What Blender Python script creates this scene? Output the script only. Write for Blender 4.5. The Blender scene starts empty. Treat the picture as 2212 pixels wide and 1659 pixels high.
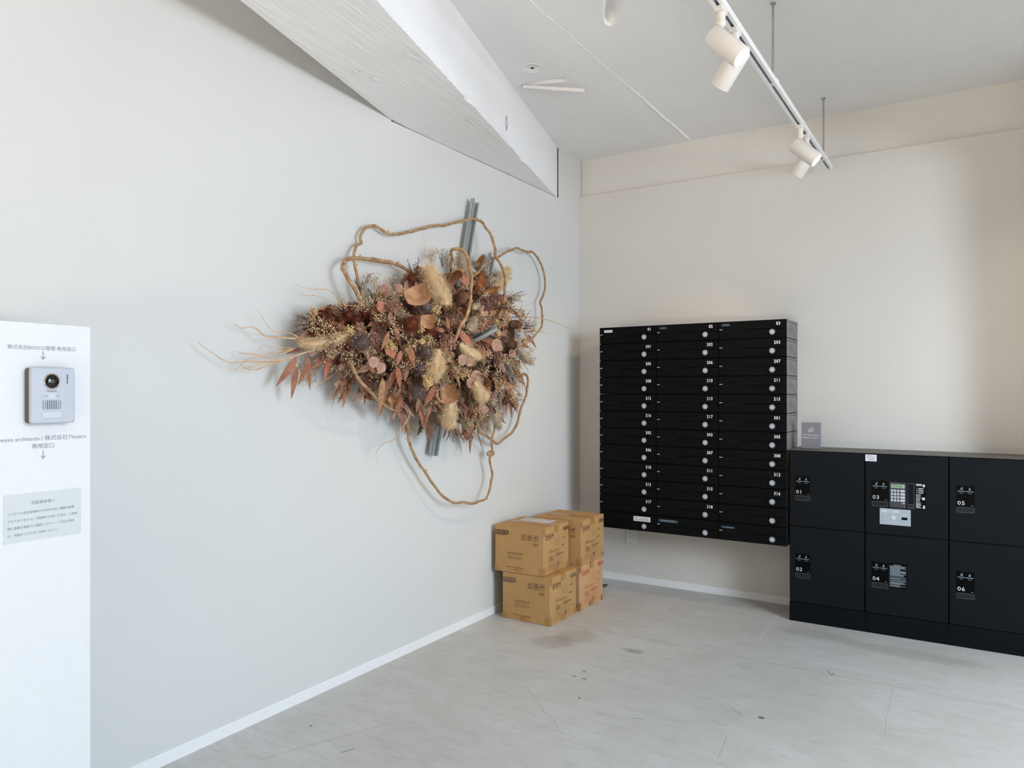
import bpy, bmesh, math, random
from mathutils import Vector, Matrix, noise

# ------------------------------------------------------------------ camera
S = bpy.context.scene
COL = S.collection
FPX = 1602.0; YAW = math.radians(32.17); CAMH = 1.2; HY = 844.0; CX = 1106.0
cam = bpy.data.cameras.new('camera'); camo = bpy.data.objects.new('camera', cam); COL.objects.link(camo)
cam.sensor_width = 36; cam.lens = FPX/2212*36; cam.shift_y = (HY-829.5)/2212; cam.clip_start = .05
camo.location = (0, 0, CAMH); camo.rotation_euler = (math.pi/2, 0, YAW)
S.camera = camo
# ------------------------------------------------------------------ world, exposure, big lights
S.view_settings.view_transform = 'Standard'; S.view_settings.look = 'None'
S.view_settings.gamma = 1; S.view_settings.use_curve_mapping = False
S.view_settings.exposure = 0.0
W = bpy.data.worlds.new('world'); S.world = W; W.use_nodes = True
W.node_tree.nodes['Background'].inputs[0].default_value = (.75, .88, 1, 1)
W.node_tree.nodes['Background'].inputs[1].default_value = .03

XL, YB, ZC = -2.211, 4.344, 2.71     # left wall, back wall, ceiling
XR, YF = 1.7, -2.4                   # glazed right side and front of the room (both outside the frame)

def area(name, loc, aim, sx, sy, power, col):
    l = bpy.data.lights.new(name, 'AREA'); l.shape = 'RECTANGLE'; l.size = sx; l.size_y = sy
    l.energy = power; l.color = col
    o = bpy.data.objects.new(name, l); COL.objects.link(o); o.location = loc
    o.rotation_euler = (Vector(aim)-Vector(loc)).to_track_quat('-Z', 'Z').to_euler()
    return o
area('sky_right_high', (XR+1.0, 1.0, 3.2), (-1.6, 1.6, .0), 5.2, 1.6, 625, (.71, .855, 1.0))
area('pavement_right_far', (XR+7, 1.0, -.02), (XR+7, 1.0, 3), 4.0, 8.0, 1950, (.97, .935, .98))
area('pavement_front', (-.3, YF-2.4, -.02), (-.3, YF-2.4, 3), 4.0, 4.0, 500, (1.0, .82, .60))

# ------------------------------------------------------------------ helpers
ca, sa = math.cos(YAW), math.sin(YAW)
def ray(px, py):
    u = (px-CX)/FPX; v = (HY-py)/FPX
    return Vector((ca*u-sa, sa*u+ca, v))
def on_wall(px, py, d=0.0):          # point at distance d in front of the left wall
    r = ray(px, py); t = (XL+d)/r.x
    return Vector((r.x*t, r.y*t, CAMH+r.z*t))
def on_z(px, py, z=0.0):
    r = ray(px, py); t = (z-CAMH)/r.z
    return Vector((r.x*t, r.y*t, z))

def lin(c):
    return tuple(((x/255)/12.92 if x/255 <= .04045 else ((x/255+.055)/1.055)**2.4) for x in c)+(1,)

class G:
    """small node graph helper"""
    def __init__(s, name):
        s.m = bpy.data.materials.new(name); s.m.use_nodes = True
        s.nt = s.m.node_tree; s.b = s.nt.nodes['Principled BSDF']
    def n(s, t, **kw):
        x = s.nt.nodes.new(t)
        for k, v in kw.items():
            setattr(x, k, v)
        return x
    def link(s, a, b): s.nt.links.new(a, b)
    def put(s, sock, v):
        if hasattr(v, 'is_linked') or isinstance(v, bpy.types.NodeSocket): s.link(v, sock)
        else: sock.default_value = v
    def math(s, op, a, b=0.0, clamp=False):
        x = s.n('ShaderNodeMath', operation=op, use_clamp=clamp); s.put(x.inputs[0], a); s.put(x.inputs[1], b)
        return x.outputs[0]
    def pos(s):
        return s.n('ShaderNodeNewGeometry').outputs['Position']
    def obj(s):
        return s.n('ShaderNodeTexCoord').outputs['Object']
    def sep(s, v):
        x = s.n('ShaderNodeSeparateXYZ'); s.link(v, x.inputs[0]); return x.outputs
    def noise(s, vec, scale, detail=4, rough=.55, stretch=None):
        if stretch:
            mp = s.n('ShaderNodeMapping'); mp.inputs['Scale'].default_value = stretch; s.link(vec, mp.inputs[0]); vec = mp.outputs[0]
        x = s.n('ShaderNodeTexNoise'); x.inputs['Scale'].default_value = scale; x.inputs['Detail'].default_value = detail
        x.inputs['Roughness'].default_value = rough; s.link(vec, x.inputs['Vector']); return x.outputs['Fac']
    def ramp(s, f, a, b, lo=0.0, hi=1.0):
        x = s.n('ShaderNodeMapRange'); x.inputs['From Min'].default_value = a; x.inputs['From Max'].default_value = b
        x.inputs['To Min'].default_value = lo; x.inputs['To Max'].default_value = hi
        s.put(x.inputs['Value'], f); return x.outputs[0]
    def mix(s, f, a, b):
        x = s.n('ShaderNodeMix', data_type='RGBA'); s.put(x.inputs[0], f); s.put(x.inputs[6], a); s.put(x.inputs[7], b)
        return x.outputs[2]
    def bump(s, h, strength, dist=.01, prev=None):
        x = s.n('ShaderNodeBump'); x.inputs['Strength'].default_value = strength; x.inputs['Distance'].default_value = dist
        s.link(h, x.inputs['Height'])
        if prev: s.link(prev, x.inputs['Normal'])
        s.link(x.outputs[0], s.b.inputs['Normal']); return x.outputs[0]
    def fin(s, col=None, rough=.5, metal=0, spec=.5):
        if col is not None: s.put(s.b.inputs['Base Color'], col)
        s.put(s.b.inputs['Roughness'], rough); s.b.inputs['Metallic'].default_value = metal
        s.b.inputs['Specular IOR Level'].default_value = spec
        return s.m

def simple(name, c, rough=.5, metal=0, spec=.5, vary=.06, scale=30, bump=0, stretch=None):
    g = G(name); o = g.obj(); f = g.noise(o, scale, 3, .6, stretch)
    a = lin(c); lo = tuple(x*(1-vary*2) for x in a[:3])+(1,); hi = tuple(min(1, x*(1+vary*2)) for x in a[:3])+(1,)
    col = g.mix(g.ramp(f, .3, .7), lo, hi)
    if bump: g.bump(f, bump, .004)
    return g.fin(col, rough, metal, spec)

M = {}
def mats():
    # walls: smooth painted board, faint rolled texture
    for nm, c in (('wall_paint', (217, 217, 214)), ('wall_paint_back', (222, 217, 210))):
        g = G(nm); p = g.pos(); f = g.noise(p, 220, 3, .6); k = g.noise(p, 1.3, 3)
        a = lin(c); b = tuple(x*.965 for x in a[:3])+(1,)
        g.bump(f, .05, .002); M[nm] = g.fin(g.mix(g.ramp(k, .3, .7), a, b), .75, spec=.25)
    # painted rough concrete
    def conc(nm, c, joint=False, streak=(1, 1, 1)):
        g = G(nm); p = g.pos(); f = g.noise(p, 60, 5, .65, streak); k = g.noise(p, 2.0, 4); big = g.noise(p, 9, 4, .6, streak)
        v = g.n('ShaderNodeTexVoronoi'); v.inputs['Scale'].default_value = 5.5
        wv = g.n('ShaderNodeVectorMath', operation='ADD'); nz = g.n('ShaderNodeTexNoise'); nz.inputs['Scale'].default_value = 25
        g.link(p, nz.inputs['Vector']); sc = g.n('ShaderNodeVectorMath', operation='SCALE'); g.link(nz.outputs['Color'], sc.inputs[0]); sc.inputs['Scale'].default_value = .05
        g.link(p, wv.inputs[0]); g.link(sc.outputs[0], wv.inputs[1]); g.link(wv.outputs[0], v.inputs['Vector'])
        dots = g.math('LESS_THAN', v.outputs['Distance'], .035)
        r = g.n('ShaderNodeSeparateColor'); g.link(v.outputs['Color'], r.inputs[0])
        dots = g.math('MULTIPLY', dots, g.math('LESS_THAN', r.outputs[0], .22))
        a = lin(c); b = tuple(x*.95 for x in a[:3])+(1,); dk = tuple(x*.62 for x in a[:3])+(1,)
        col = g.mix(g.ramp(k, .3, .7), a, b)
        col = g.mix(dots, col, dk)
        if joint:
            x, y, z = g.sep(p)
            wob = g.math('MULTIPLY', g.math('SUBTRACT', g.noise(p, 14, 4), .5), .03)
            n1 = bpy.types
            mask = None
            for xj, w in ((-1.47, .005),):
                d = g.math('ABSOLUTE', g.math('ADD', g.math('SUBTRACT', x, xj), wob))
                wid = g.math('MULTIPLY', g.ramp(y, 3.3, 4.1, w*.35, w*2.6), g.ramp(g.noise(p, 26, 3), .3, .7, .6, 1.4))
                mk = g.math('LESS_THAN', d, wid)
                mask = mk if mask is None else g.math('MAXIMUM', mask, mk)
            col = g.mix(g.math('MULTIPLY', mask, .8), col, lin((246, 246, 244)))
            h = g.math('ADD', f, g.math('MULTIPLY', mask, .6))
        else: h = f
        h = g.math('SUBTRACT', g.math('ADD', h, g.math('MULTIPLY', big, .8)), g.math('MULTIPLY', dots, 1.2))
        g.bump(h, .30 if joint else .18, .008); M[nm] = g.fin(col, .7, spec=.3)
    conc('ceiling_concrete', (243, 243, 242), True)
    conc('beam_concrete', (243, 243, 243), False, (3, .35, 1))
    conc('band_concrete', (229, 225, 219))
    # floor: sealed bare concrete
    g = G('floor_concrete'); p = g.pos(); x, y, z = g.sep(p)
    k = g.noise(p, 1.1, 6, .6); k2 = g.noise(p, 5, 8, .7, (1, 2.2, 1)); k3 = g.noise(p, 55, 6, .7)
    tr = g.noise(p, 16, 7, .72, (.6, 2.4, 1))
    col = g.mix(g.ramp(k, .33, .68), lin((190, 188, 184)), lin((208, 209, 209)))
    col = g.mix(g.ramp(k2, .3, .75, 0, .55), col, lin((178, 172, 163)))
    col = g.mix(g.ramp(tr, .5, .8, 0, .45), col, lin((140, 135, 128)))
    col = g.mix(g.ramp(k3, .35, .75, 0, .25), col, lin((205, 204, 200)))
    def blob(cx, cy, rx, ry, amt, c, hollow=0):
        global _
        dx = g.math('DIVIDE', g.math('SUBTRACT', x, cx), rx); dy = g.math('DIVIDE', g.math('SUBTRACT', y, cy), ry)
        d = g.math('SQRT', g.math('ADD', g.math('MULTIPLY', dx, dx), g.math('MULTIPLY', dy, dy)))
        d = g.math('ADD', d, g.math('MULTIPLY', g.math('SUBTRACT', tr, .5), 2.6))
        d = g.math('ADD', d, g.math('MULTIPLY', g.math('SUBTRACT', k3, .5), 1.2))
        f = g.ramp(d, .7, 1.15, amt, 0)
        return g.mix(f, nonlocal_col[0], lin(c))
    nonlocal_col = [col]
    for px, py, rx, ry, amt, c in ((1195, 1386, .10, .10, .42, (136, 128, 118)), (1245, 1374, .10, .12, .38, (140, 132, 121)), (1368, 1406, .05, .03, .5, (120, 112, 102)),
                              (1262, 1450, .012, .012, .6, (110, 105, 98)), (1240, 1461, .012, .01, .6, (110, 105, 98)), (1261, 1466, .013, .01, .6, (110, 105, 98)),
                              (1645, 1550, .013, .013, .9, (95, 95, 92)), (1251, 1508, .007, .007, .9, (80, 80, 78)), (672, 1568, .006, .006, .9, (60, 60, 60)),
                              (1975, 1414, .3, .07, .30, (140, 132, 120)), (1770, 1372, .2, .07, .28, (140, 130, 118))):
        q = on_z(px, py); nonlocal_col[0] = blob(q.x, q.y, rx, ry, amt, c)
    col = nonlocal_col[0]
    def seg(p0, p1, w, amt, c, wob=0.0, brk=None):
        a = on_z(*p0); b = on_z(*p1); dv = (b-a); L = dv.length; dv /= L; nx, ny = -dv.y, dv.x
        d = g.math('ADD', g.math('MULTIPLY', g.math('SUBTRACT', x, a.x), nx), g.math('MULTIPLY', g.math('SUBTRACT', y, a.y), ny))
        if wob: d = g.math('ADD', d, g.math('MULTIPLY', g.math('SUBTRACT', g.noise(p, 7, 5), .5), wob))
        t = g.math('ADD', g.math('MULTIPLY', g.math('SUBTRACT', x, a.x), dv.x), g.math('MULTIPLY', g.math('SUBTRACT', y, a.y), dv.y))
        m = g.ramp(g.math('ABSOLUTE', d), w*.6, w*1.4, 1, 0)
        m = g.math('MULTIPLY', m, g.math('MULTIPLY', g.math('GREATER_THAN', t, 0), g.math('LESS_THAN', t, L)))
        if brk: m = g.math('MULTIPLY', m, g.ramp(g.noise(p, brk, 3), .42, .55))
        return g.mix(g.math('MULTIPLY', m, amt), col, lin(c))
    for a in (((1230, 1349), (2230, 1540), .0022, .55, (105, 108, 108)), ((1640, 1380), (1680, 1330), .012, .75, (205, 205, 203), 0, 40),
              ((1130, 1478), (1215, 1585), .0012, .45, (115, 115, 112), .03), ((1362, 1550), (1390, 1554), .0018, .7, (100, 100, 100)), ((1578, 1526), (1600, 1545), .0018, .6, (110, 110, 110)),
              ((737, 1626), (765, 1617), .0022, .9, (75, 80, 78)), ((1930, 1480), (1905, 1600), .0012, .4, (120, 122, 124), .03),
              ((1788, 1449), (1796, 1459), .0016, .9, (70, 70, 70)), ((1796, 1459), (1802, 1453), .0016, .9, (70, 70, 70)), ((850, 1560), (560, 1640), .003, .28, (120, 118, 114), .03),
              ((1550, 1640), (1570, 1590), .0016, .5, (130, 132, 134), .01), ((1180, 1460), (1100, 1475), .0016, .3, (130, 128, 122), .02)):
        col = seg(*a)
    sp = g.n('ShaderNodeTexVoronoi'); sp.inputs['Scale'].default_value = 7; g.link(p, sp.inputs['Vector'])
    col = g.mix(g.math('MULTIPLY', g.math('LESS_THAN', sp.outputs['Distance'], .02), .6), col, lin((90, 88, 84)))
    g.bump(k3, .08, .003)
    M['floor_concrete'] = g.fin(col, g.ramp(k2, .3, .7, .38, .55), spec=.45)
    M['baseboard_white'] = simple('baseboard_white', (240, 240, 240), .45, vary=.01)
    M['ridge_white'] = simple('ridge_white', (250, 250, 249), .7, vary=.005)
    M['chip_grey'] = simple('chip_grey', (176, 168, 162), .9, vary=.1, scale=60)
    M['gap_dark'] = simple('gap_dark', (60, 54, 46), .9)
    M['black_steel'] = simple('black_steel', (14, 14, 15), .55, spec=.12, vary=.05, scale=300)
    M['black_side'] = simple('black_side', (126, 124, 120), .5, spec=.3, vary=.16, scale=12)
    M['black_door'] = simple('black_door', (13, 13, 14), .55, spec=.08, vary=.05, scale=300)
    M['locker_top_lit'] = simple('locker_top_lit', (92, 87, 80), .5, vary=.04)  # black top coloured lighter to carry the light it reflects
    M['pit_black'] = simple('pit_black', (6, 6, 7), .7)
    M['locker_black'] = simple('locker_black', (15, 20, 25), .45, spec=.14, vary=.04, scale=300)
    M['locker_plinth'] = simple('locker_plinth', (12, 17, 19), .5, spec=.1, vary=.04, scale=300)
    M['panel_black'] = simple('panel_black', (6, 7, 8), .3, spec=.06, vary=.02)
    M['panel_grey'] = simple('panel_grey', (58, 60, 67), .4, vary=.02)
    M['grey_plate'] = simple('grey_plate', (172, 180, 188), .45, vary=.01)
    M['pale_print'] = simple('pale_print', (206, 214, 220), .6, vary=.01)
    M['mid_print'] = simple('mid_print', (140, 150, 158), .6, vary=.01)
    M['white_print'] = simple('white_print', (240, 240, 240), .6, vary=.01)
    M['dial_silver'] = simple('dial_silver', (178, 188, 204), .5, vary=.02)
    M['sticker_white'] = simple('sticker_white', (225, 227, 230), .6, vary=.01)
    M['tape_dim'] = simple('tape_dim', (42, 60, 70), .4, vary=.02)
    M['tape_print'] = simple('tape_print', (130, 160, 180), .6, vary=.02)
    M['dark_print'] = simple('dark_print', (60, 62, 66), .7, vary=.02)
    M['lcd_green'] = simple('lcd_green', (120, 150, 110), .25, vary=.02)
    M['key_grey'] = simple('key_grey', (196, 202, 208), .5, vary=.02)
    M['lock_print'] = simple('lock_print', (120, 132, 140), .6, vary=.02)
    M['sign_grey'] = simple('sign_grey', (132, 128, 136), .55, vary=.01)
    g = G('clear_acrylic'); g.b.inputs['Transmission Weight'].default_value = 1; g.b.inputs['IOR'].default_value = 1.2; M['clear_acrylic'] = g.fin((.95, .96, .96, 1), .05)
    M['outlet_plastic'] = simple('outlet_plastic', (228, 226, 220), .4, vary=.01)
    M['outlet_dark'] = simple('outlet_dark', (70, 68, 64), .6)
    M['pillar_white'] = simple('pillar_white', (224, 225, 226), .5, vary=.006)
    M['sign_print'] = simple('sign_print', (142, 150, 154), .7, vary=.01)
    M['notice_grey'] = simple('notice_grey', (206, 210, 211), .6, vary=.006)
    M['intercom_silver'] = simple('intercom_silver', (188, 192, 201), .35, metal=.25, vary=.01)
    M['intercom_dark'] = simple('intercom_dark', (80, 80, 84), .5)
    M['lens_black'] = simple('lens_black', (14, 15, 18), .08)
    M['lens_ring'] = simple('lens_ring', (176, 160, 150), .25, metal=.6)
    M['slot_dark'] = simple('slot_dark', (90, 96, 104), .6)
    M['button_white'] = simple('button_white', (200, 204, 212), .4, vary=.01)
    M['track_white'] = simple('track_white', (240, 240, 238), .4, vary=.008)
    M['track_groove'] = simple('track_groove', (110, 116, 122), .4, metal=.3)
    M['lamp_white'] = simple('lamp_white', (228, 221, 213), .4, vary=.008)
    M['rod_steel'] = simple('rod_steel', (176, 178, 172), .4, metal=.7)
    M['pipe_cream'] = simple('pipe_cream', (234, 230, 225), .45, vary=.01)
    M['hole_dark'] = simple('hole_dark', (45, 45, 48), .9)
    g = G('lamp_glow'); g.b.inputs['Emission Color'].default_value = (1, .82, .58, 1); g.b.inputs['Emission Strength'].default_value = 14; M['lamp_glow'] = g.fin((1, 1, 1, 1), .5)
    # cardboard
    def card(nm, c):
        g = G(nm); o = g.obj(); f = g.noise(o, 9, 5, .6); q = g.noise(o, 160, 3, .6, (1, 1, .2))
        a = lin(c); b = tuple(t*.86 for t in a[:3])+(1,)
        col = g.mix(g.ramp(f, .3, .7), a, b); col = g.mix(g.ramp(q, .3, .8, 0, .12), col, lin((225, 190, 140)))
        g.bump(f, .12, .01); M[nm] = g.fin(col, .75, spec=.2)
    card('cardboard', (190, 147, 96)); card('cardboard_pale', (204, 158, 114))
    M['box_tape'] = simple('box_tape', (178, 130, 70), .25, vary=.03, scale=20)
    M['box_ink'] = simple('box_ink', (116, 88, 64), .7)
    M['box_ink_dark'] = simple('box_ink_dark', (84, 50, 44), .7)
    M['box_ink_grey'] = simple('box_ink_grey', (104, 92, 78), .7)
    M['box_ink_faint'] = simple('box_ink_faint', (140, 106, 74), .8)
    M['box_ink_red'] = simple('box_ink_red', (206, 92, 62), .7)
    M['box_edge'] = simple('box_edge', (188, 166, 136), .6)
    M['paper'] = simple('paper', (214, 208, 200), .7, vary=.01)
    M['cable_black'] = simple('cable_black', (24, 36, 34), .4)
    # dried plants
    def leafm(nm, c, c2, rough=.6):
        g = G(nm); o = g.pos(); f = g.noise(o, 38, 3); q = g.noise(o, 260, 4, .6, (1, 1, .3))
        col = g.mix(g.ramp(f, .35, .65), lin(c), lin(c2)); col = g.mix(g.ramp(q, .35, .75, 0, .3), col, tuple(t*.6 for t in lin(c2)[:3])+(1,))
        M[nm] = g.fin(col, rough, spec=.3)
    leafm('leaf_russet', (172, 120, 90), (144, 94, 70)); leafm('leaf_brown', (150, 112, 90), (118, 84, 66)); leafm('leaf_terracotta', (186, 124, 100), (158, 98, 76)); leafm('leaf_mauve', (184, 144, 124), (152, 114, 96))
    leafm('leaf_burgundy', (130, 80, 64), (100, 58, 46)); leafm('leaf_tan', (200, 158, 116), (166, 122, 86)); leafm('leaf_curl', (198, 152, 114), (162, 116, 84), .5)
    leafm('leaf_green', (140, 128, 96), (112, 98, 70)); leafm('plume', (246, 222, 184), (232, 202, 158), .9); leafm('plume_pale', (218, 202, 176), (188, 168, 140), .9)
    leafm('seed_orange', (190, 124, 70), (140, 80, 40)); leafm('thistle_rust', (122, 64, 40), (88, 42, 26), .9); leafm('thistle_grey', (122, 104, 96), (92, 76, 70), .9)
    leafm('cone_brown', (132, 98, 70), (76, 52, 38), .8); leafm('cluster_cream', (226, 198, 146), (196, 160, 108), .8); leafm('cluster_dusty', (178, 138, 114), (142, 104, 84), .8)
    leafm('cluster_plum', (134, 98, 88), (100, 70, 64), .8); leafm('bud_cream', (250, 232, 200), (236, 208, 166), .7); leafm('stem_tan', (206, 172, 126), (176, 136, 92)); leafm('twig_dark', (104, 70, 60), (78, 50, 44))
    leafm('twig_pale', (228, 194, 154), (206, 162, 116)); leafm('vine_wood', (192, 158, 118), (150, 116, 82), .7); leafm('moss_dark', (104, 72, 54), (72, 48, 36), .9)
    M['galvanised'] = simple('galvanised', (178, 184, 184), .35, metal=.45, vary=.06, scale=18)
mats()

# ------------------------------------------------------------------ mesh builder
class MB:
    def __init__(s): s.v = []; s.f = []; s.mi = []; s.smooth = []
    def add(s, vs, fs, mi=0, sm=False, Mx=None):
        o = len(s.v)
        for v in vs: s.v.append(tuple(Mx @ Vector(v)) if Mx is not None else tuple(v))
        for f in fs: s.f.append(tuple(i+o for i in f)); s.mi.append(mi); s.smooth.append(sm)
        return s
    def box(s, a, b, bev=0.0, mi=0, Mx=None):
        x0, y0, z0 = (min(a[i], b[i]) for i in range(3)); x1, y1, z1 = (max(a[i], b[i]) for i in range(3))
        bm = bmesh.new(); bmesh.ops.create_cube(bm, size=1)
        for v in bm.verts: v.co = Vector(((x0+x1)/2+v.co.x*(x1-x0), (y0+y1)/2+v.co.y*(y1-y0), (z0+z1)/2+v.co.z*(z1-z0)))
        if bev: bmesh.ops.bevel(bm, geom=bm.edges[:], offset=bev, segments=2, profile=.5, affect='EDGES')
        bm.verts.index_update()
        s.add([v.co[:] for v in bm.verts], [[v.index for v in f.verts] for f in bm.faces], mi, False, Mx); bm.free(); return s
    def rbox(s, w, h, d, r, Mx, mi=0, seg=4, bev=.0):
        """rounded rectangle in local XY (centred), extruded z 0..d, small front bevel"""
        pts = []
        for cx, cy, a0 in ((w/2-r, h/2-r, 0), (-w/2+r, h/2-r, 90), (-w/2+r, -h/2+r, 180), (w/2-r, -h/2+r, 270)):
            for k in range(seg+1):
                a = math.radians(a0+90*k/seg); pts.append((cx+r*math.cos(a), cy+r*math.sin(a)))
        n = len(pts); lay = [(0, 0)]+([(d-bev, 0), (d, bev)] if bev else [(d, 0)])
        vs = []
        for z, ins in lay:
            for x, y in pts: vs.append((x*(1-2*ins/w), y*(1-2*ins/h), z))
        fs = [list(range(n))[::-1], [(len(lay)-1)*n+i for i in range(n)]]
        for l in range(len(lay)-1):
            for i in range(n): fs.append((l*n+i, l*n+(i+1) % n, (l+1)*n+(i+1) % n, (l+1)*n+i))
        return s.add(vs, fs, mi, False, Mx)
    def cyl(s, p0, p1, r0, r1=None, n=16, mi=0, cap=True, sm=True):
        r1 = r0 if r1 is None else r1
        p0 = Vector(p0); p1 = Vector(p1); d = (p1-p0).normalized()
        a = d.orthogonal().normalized(); b = d.cross(a)
        vs = [p0+(a*math.cos(t)+b*math.sin(t))*r0 for t in [2*math.pi*i/n for i in range(n)]]
        vs += [p1+(a*math.cos(t)+b*math.sin(t))*r1 for t in [2*math.pi*i/n for i in range(n)]]
        s.add(vs, [(i, (i+1) % n, n+(i+1) % n, n+i) for i in range(n)], mi, sm)
        if cap: s.add(vs, [tuple(range(n))[::-1], tuple(range(n, 2*n))], mi)
        return s
    def lathe(s, p0, axis, prof, n=24, mi=0):
        """prof: list of (t along axis, radius)"""
        p0 = Vector(p0); d = Vector(axis).normalized(); a = d.orthogonal().normalized(); b = d.cross(a)
        vs = []
        for t, r in prof:
            for i in range(n):
                q = 2*math.pi*i/n; vs.append(p0+d*t+(a*math.cos(q)+b*math.sin(q))*r)
        fs = []
        for l in range(len(prof)-1):
            for i in range(n): fs.append((l*n+i, l*n+(i+1) % n, (l+1)*n+(i+1) % n, (l+1)*n+i))
        return s.add(vs, fs, mi, True)
    def tube(s, pts, rad, n=8, mi=0, cap=True):
        P = [Vector(p) for p in pts]
        if len(P) < 2: return s
        N = None; vs = []
        for i, p in enumerate(P):
            t = (P[min(i+1, len(P)-1)]-P[max(i-1, 0)])
            if t.length < 1e-9: t = Vector((0, 0, 1))
            t.normalize()
            if N is None: N = t.orthogonal().normalized()
            N = (N-t*N.dot(t)); N = N.normalized() if N.length > 1e-6 else t.orthogonal().normalized()
            B = t.cross(N); r = rad(i/(len(P)-1)) if callable(rad) else rad
            for k in range(n):
                q = 2*math.pi*k/n; vs.append(p+(N*math.cos(q)+B*math.sin(q))*r)
        fs = [(i*n+k, i*n+(k+1) % n, (i+1)*n+(k+1) % n, (i+1)*n+k) for i in range(len(P)-1) for k in range(n)]
        s.add(vs, fs, mi, True)
        if cap: s.add(vs, [tuple(range(n))[::-1], tuple(range(len(vs)-n, len(vs)))], mi)
        return s
    def ball(s, c, r, mi=0, lo=False):
        c = Vector(c)
        if lo:
            vs = [c+Vector(d)*r for d in ((1, 0, 0), (-1, 0, 0), (0, 1, 0), (0, -1, 0), (0, 0, 1), (0, 0, -1))]
            return s.add(vs, [(0, 2, 4), (2, 1, 4), (1, 3, 4), (3, 0, 4), (2, 0, 5), (1, 2, 5), (3, 1, 5), (0, 3, 5)], mi, True)
        bm = bmesh.new(); bmesh.ops.create_icosphere(bm, subdivisions=2, radius=r); bm.verts.index_update()
        s.add([v.co+c for v in bm.verts], [[v.index for v in f.verts] for f in bm.faces], mi, True); bm.free(); return s
    def text(s, body, size, Mx, align='CENTER', bold=0.0, sx=1.0, spacing=1.0, mi=0, res=2):
        cu = bpy.data.curves.new('t', 'FONT'); cu.body = body; cu.size = size; cu.align_x = align; cu.align_y = 'CENTER'
        cu.offset = bold*size; cu.space_character = spacing; cu.resolution_u = res; cu.fill_mode = 'FRONT'
        o = bpy.data.objects.new('t', cu); me = o.to_mesh()
        Ms = Mx @ Matrix.Diagonal((sx, 1, 1, 1))
        s.add([v.co[:] for v in me.vertices], [list(p.vertices) for p in me.polygons], mi, False, Ms)
        o.to_mesh_clear(); bpy.data.objects.remove(o); bpy.data.curves.remove(cu); return s
    def rect(s, x0, y0, x1, y1, Mx, mi=0, z=0):
        return s.add([(x0, y0, z), (x1, y0, z), (x1, y1, z), (x0, y1, z)], [(0, 1, 2, 3)], mi, False, Mx)
    def frame(s, x0, y0, x1, y1, w, Mx, mi=0):
        for r in ((x0, y0, x1, y0+w), (x0, y1-w, x1, y1), (x0, y0, x0+w, y1), (x1-w, y0, x1, y1)): s.rect(*r, Mx, mi)
        return s
    def build(s, name, mat, parent=None, loc=(0, 0, 0)):
        me = bpy.data.meshes.new(name); me.from_pydata(s.v, [], s.f)
        for m in (mat if isinstance(mat, (list, tuple)) else [mat]): me.materials.append(M[m])
        me.polygons.foreach_set('material_index', s.mi); me.polygons.foreach_set('use_smooth', s.smooth); me.update()
        o = bpy.data.objects.new(name, me); COL.objects.link(o); o.location = loc
        if parent: o.parent = parent
        return o

def facing(o, right, up):
    """matrix for drawing on a face: local x -> right, y -> up, z -> outward"""
    r = Vector(right).normalized(); u = Vector(up).normalized(); n = r.cross(u)
    m = Matrix((r, u, n)).transposed().to_4x4(); m.translation = Vector(o); return m
def fback(o): return facing(o, (1, 0, 0), (0, 0, 1))      # a face that looks toward -y
def fleft(o): return facing(o, (0, 1, 0), (0, 0, 1))      # a face that looks toward +x

def tag(o, label=None, cat=None, group=None, kind=None):
    if label: o['label'] = label
    if cat: o['category'] = cat
    if group: o['group'] = group
    if kind: o['kind'] = kind
    return o
def empty(name, loc, rz=0.0):
    o = bpy.data.objects.new(name, None); COL.objects.link(o); o.location = loc; o.rotation_euler = (0, 0, rz); o.empty_display_size = .05; return o
def struct(o, label, cat): return tag(o, label, cat, kind='structure')

def catmull(pts, sub=6):
    P = [Vector(p) for p in pts]; out = []
    for i in range(len(P)-1):
        a = P[max(i-1, 0)]; b = P[i]; c = P[i+1]; d = P[min(i+2, len(P)-1)]
        for k in range(sub):
            t = k/sub; out.append(.5*((2*b)+(c-a)*t+(2*a-5*b+4*c-d)*t*t+(3*b-a-3*c+d)*t**3))
    out.append(P[-1]); return out

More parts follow.
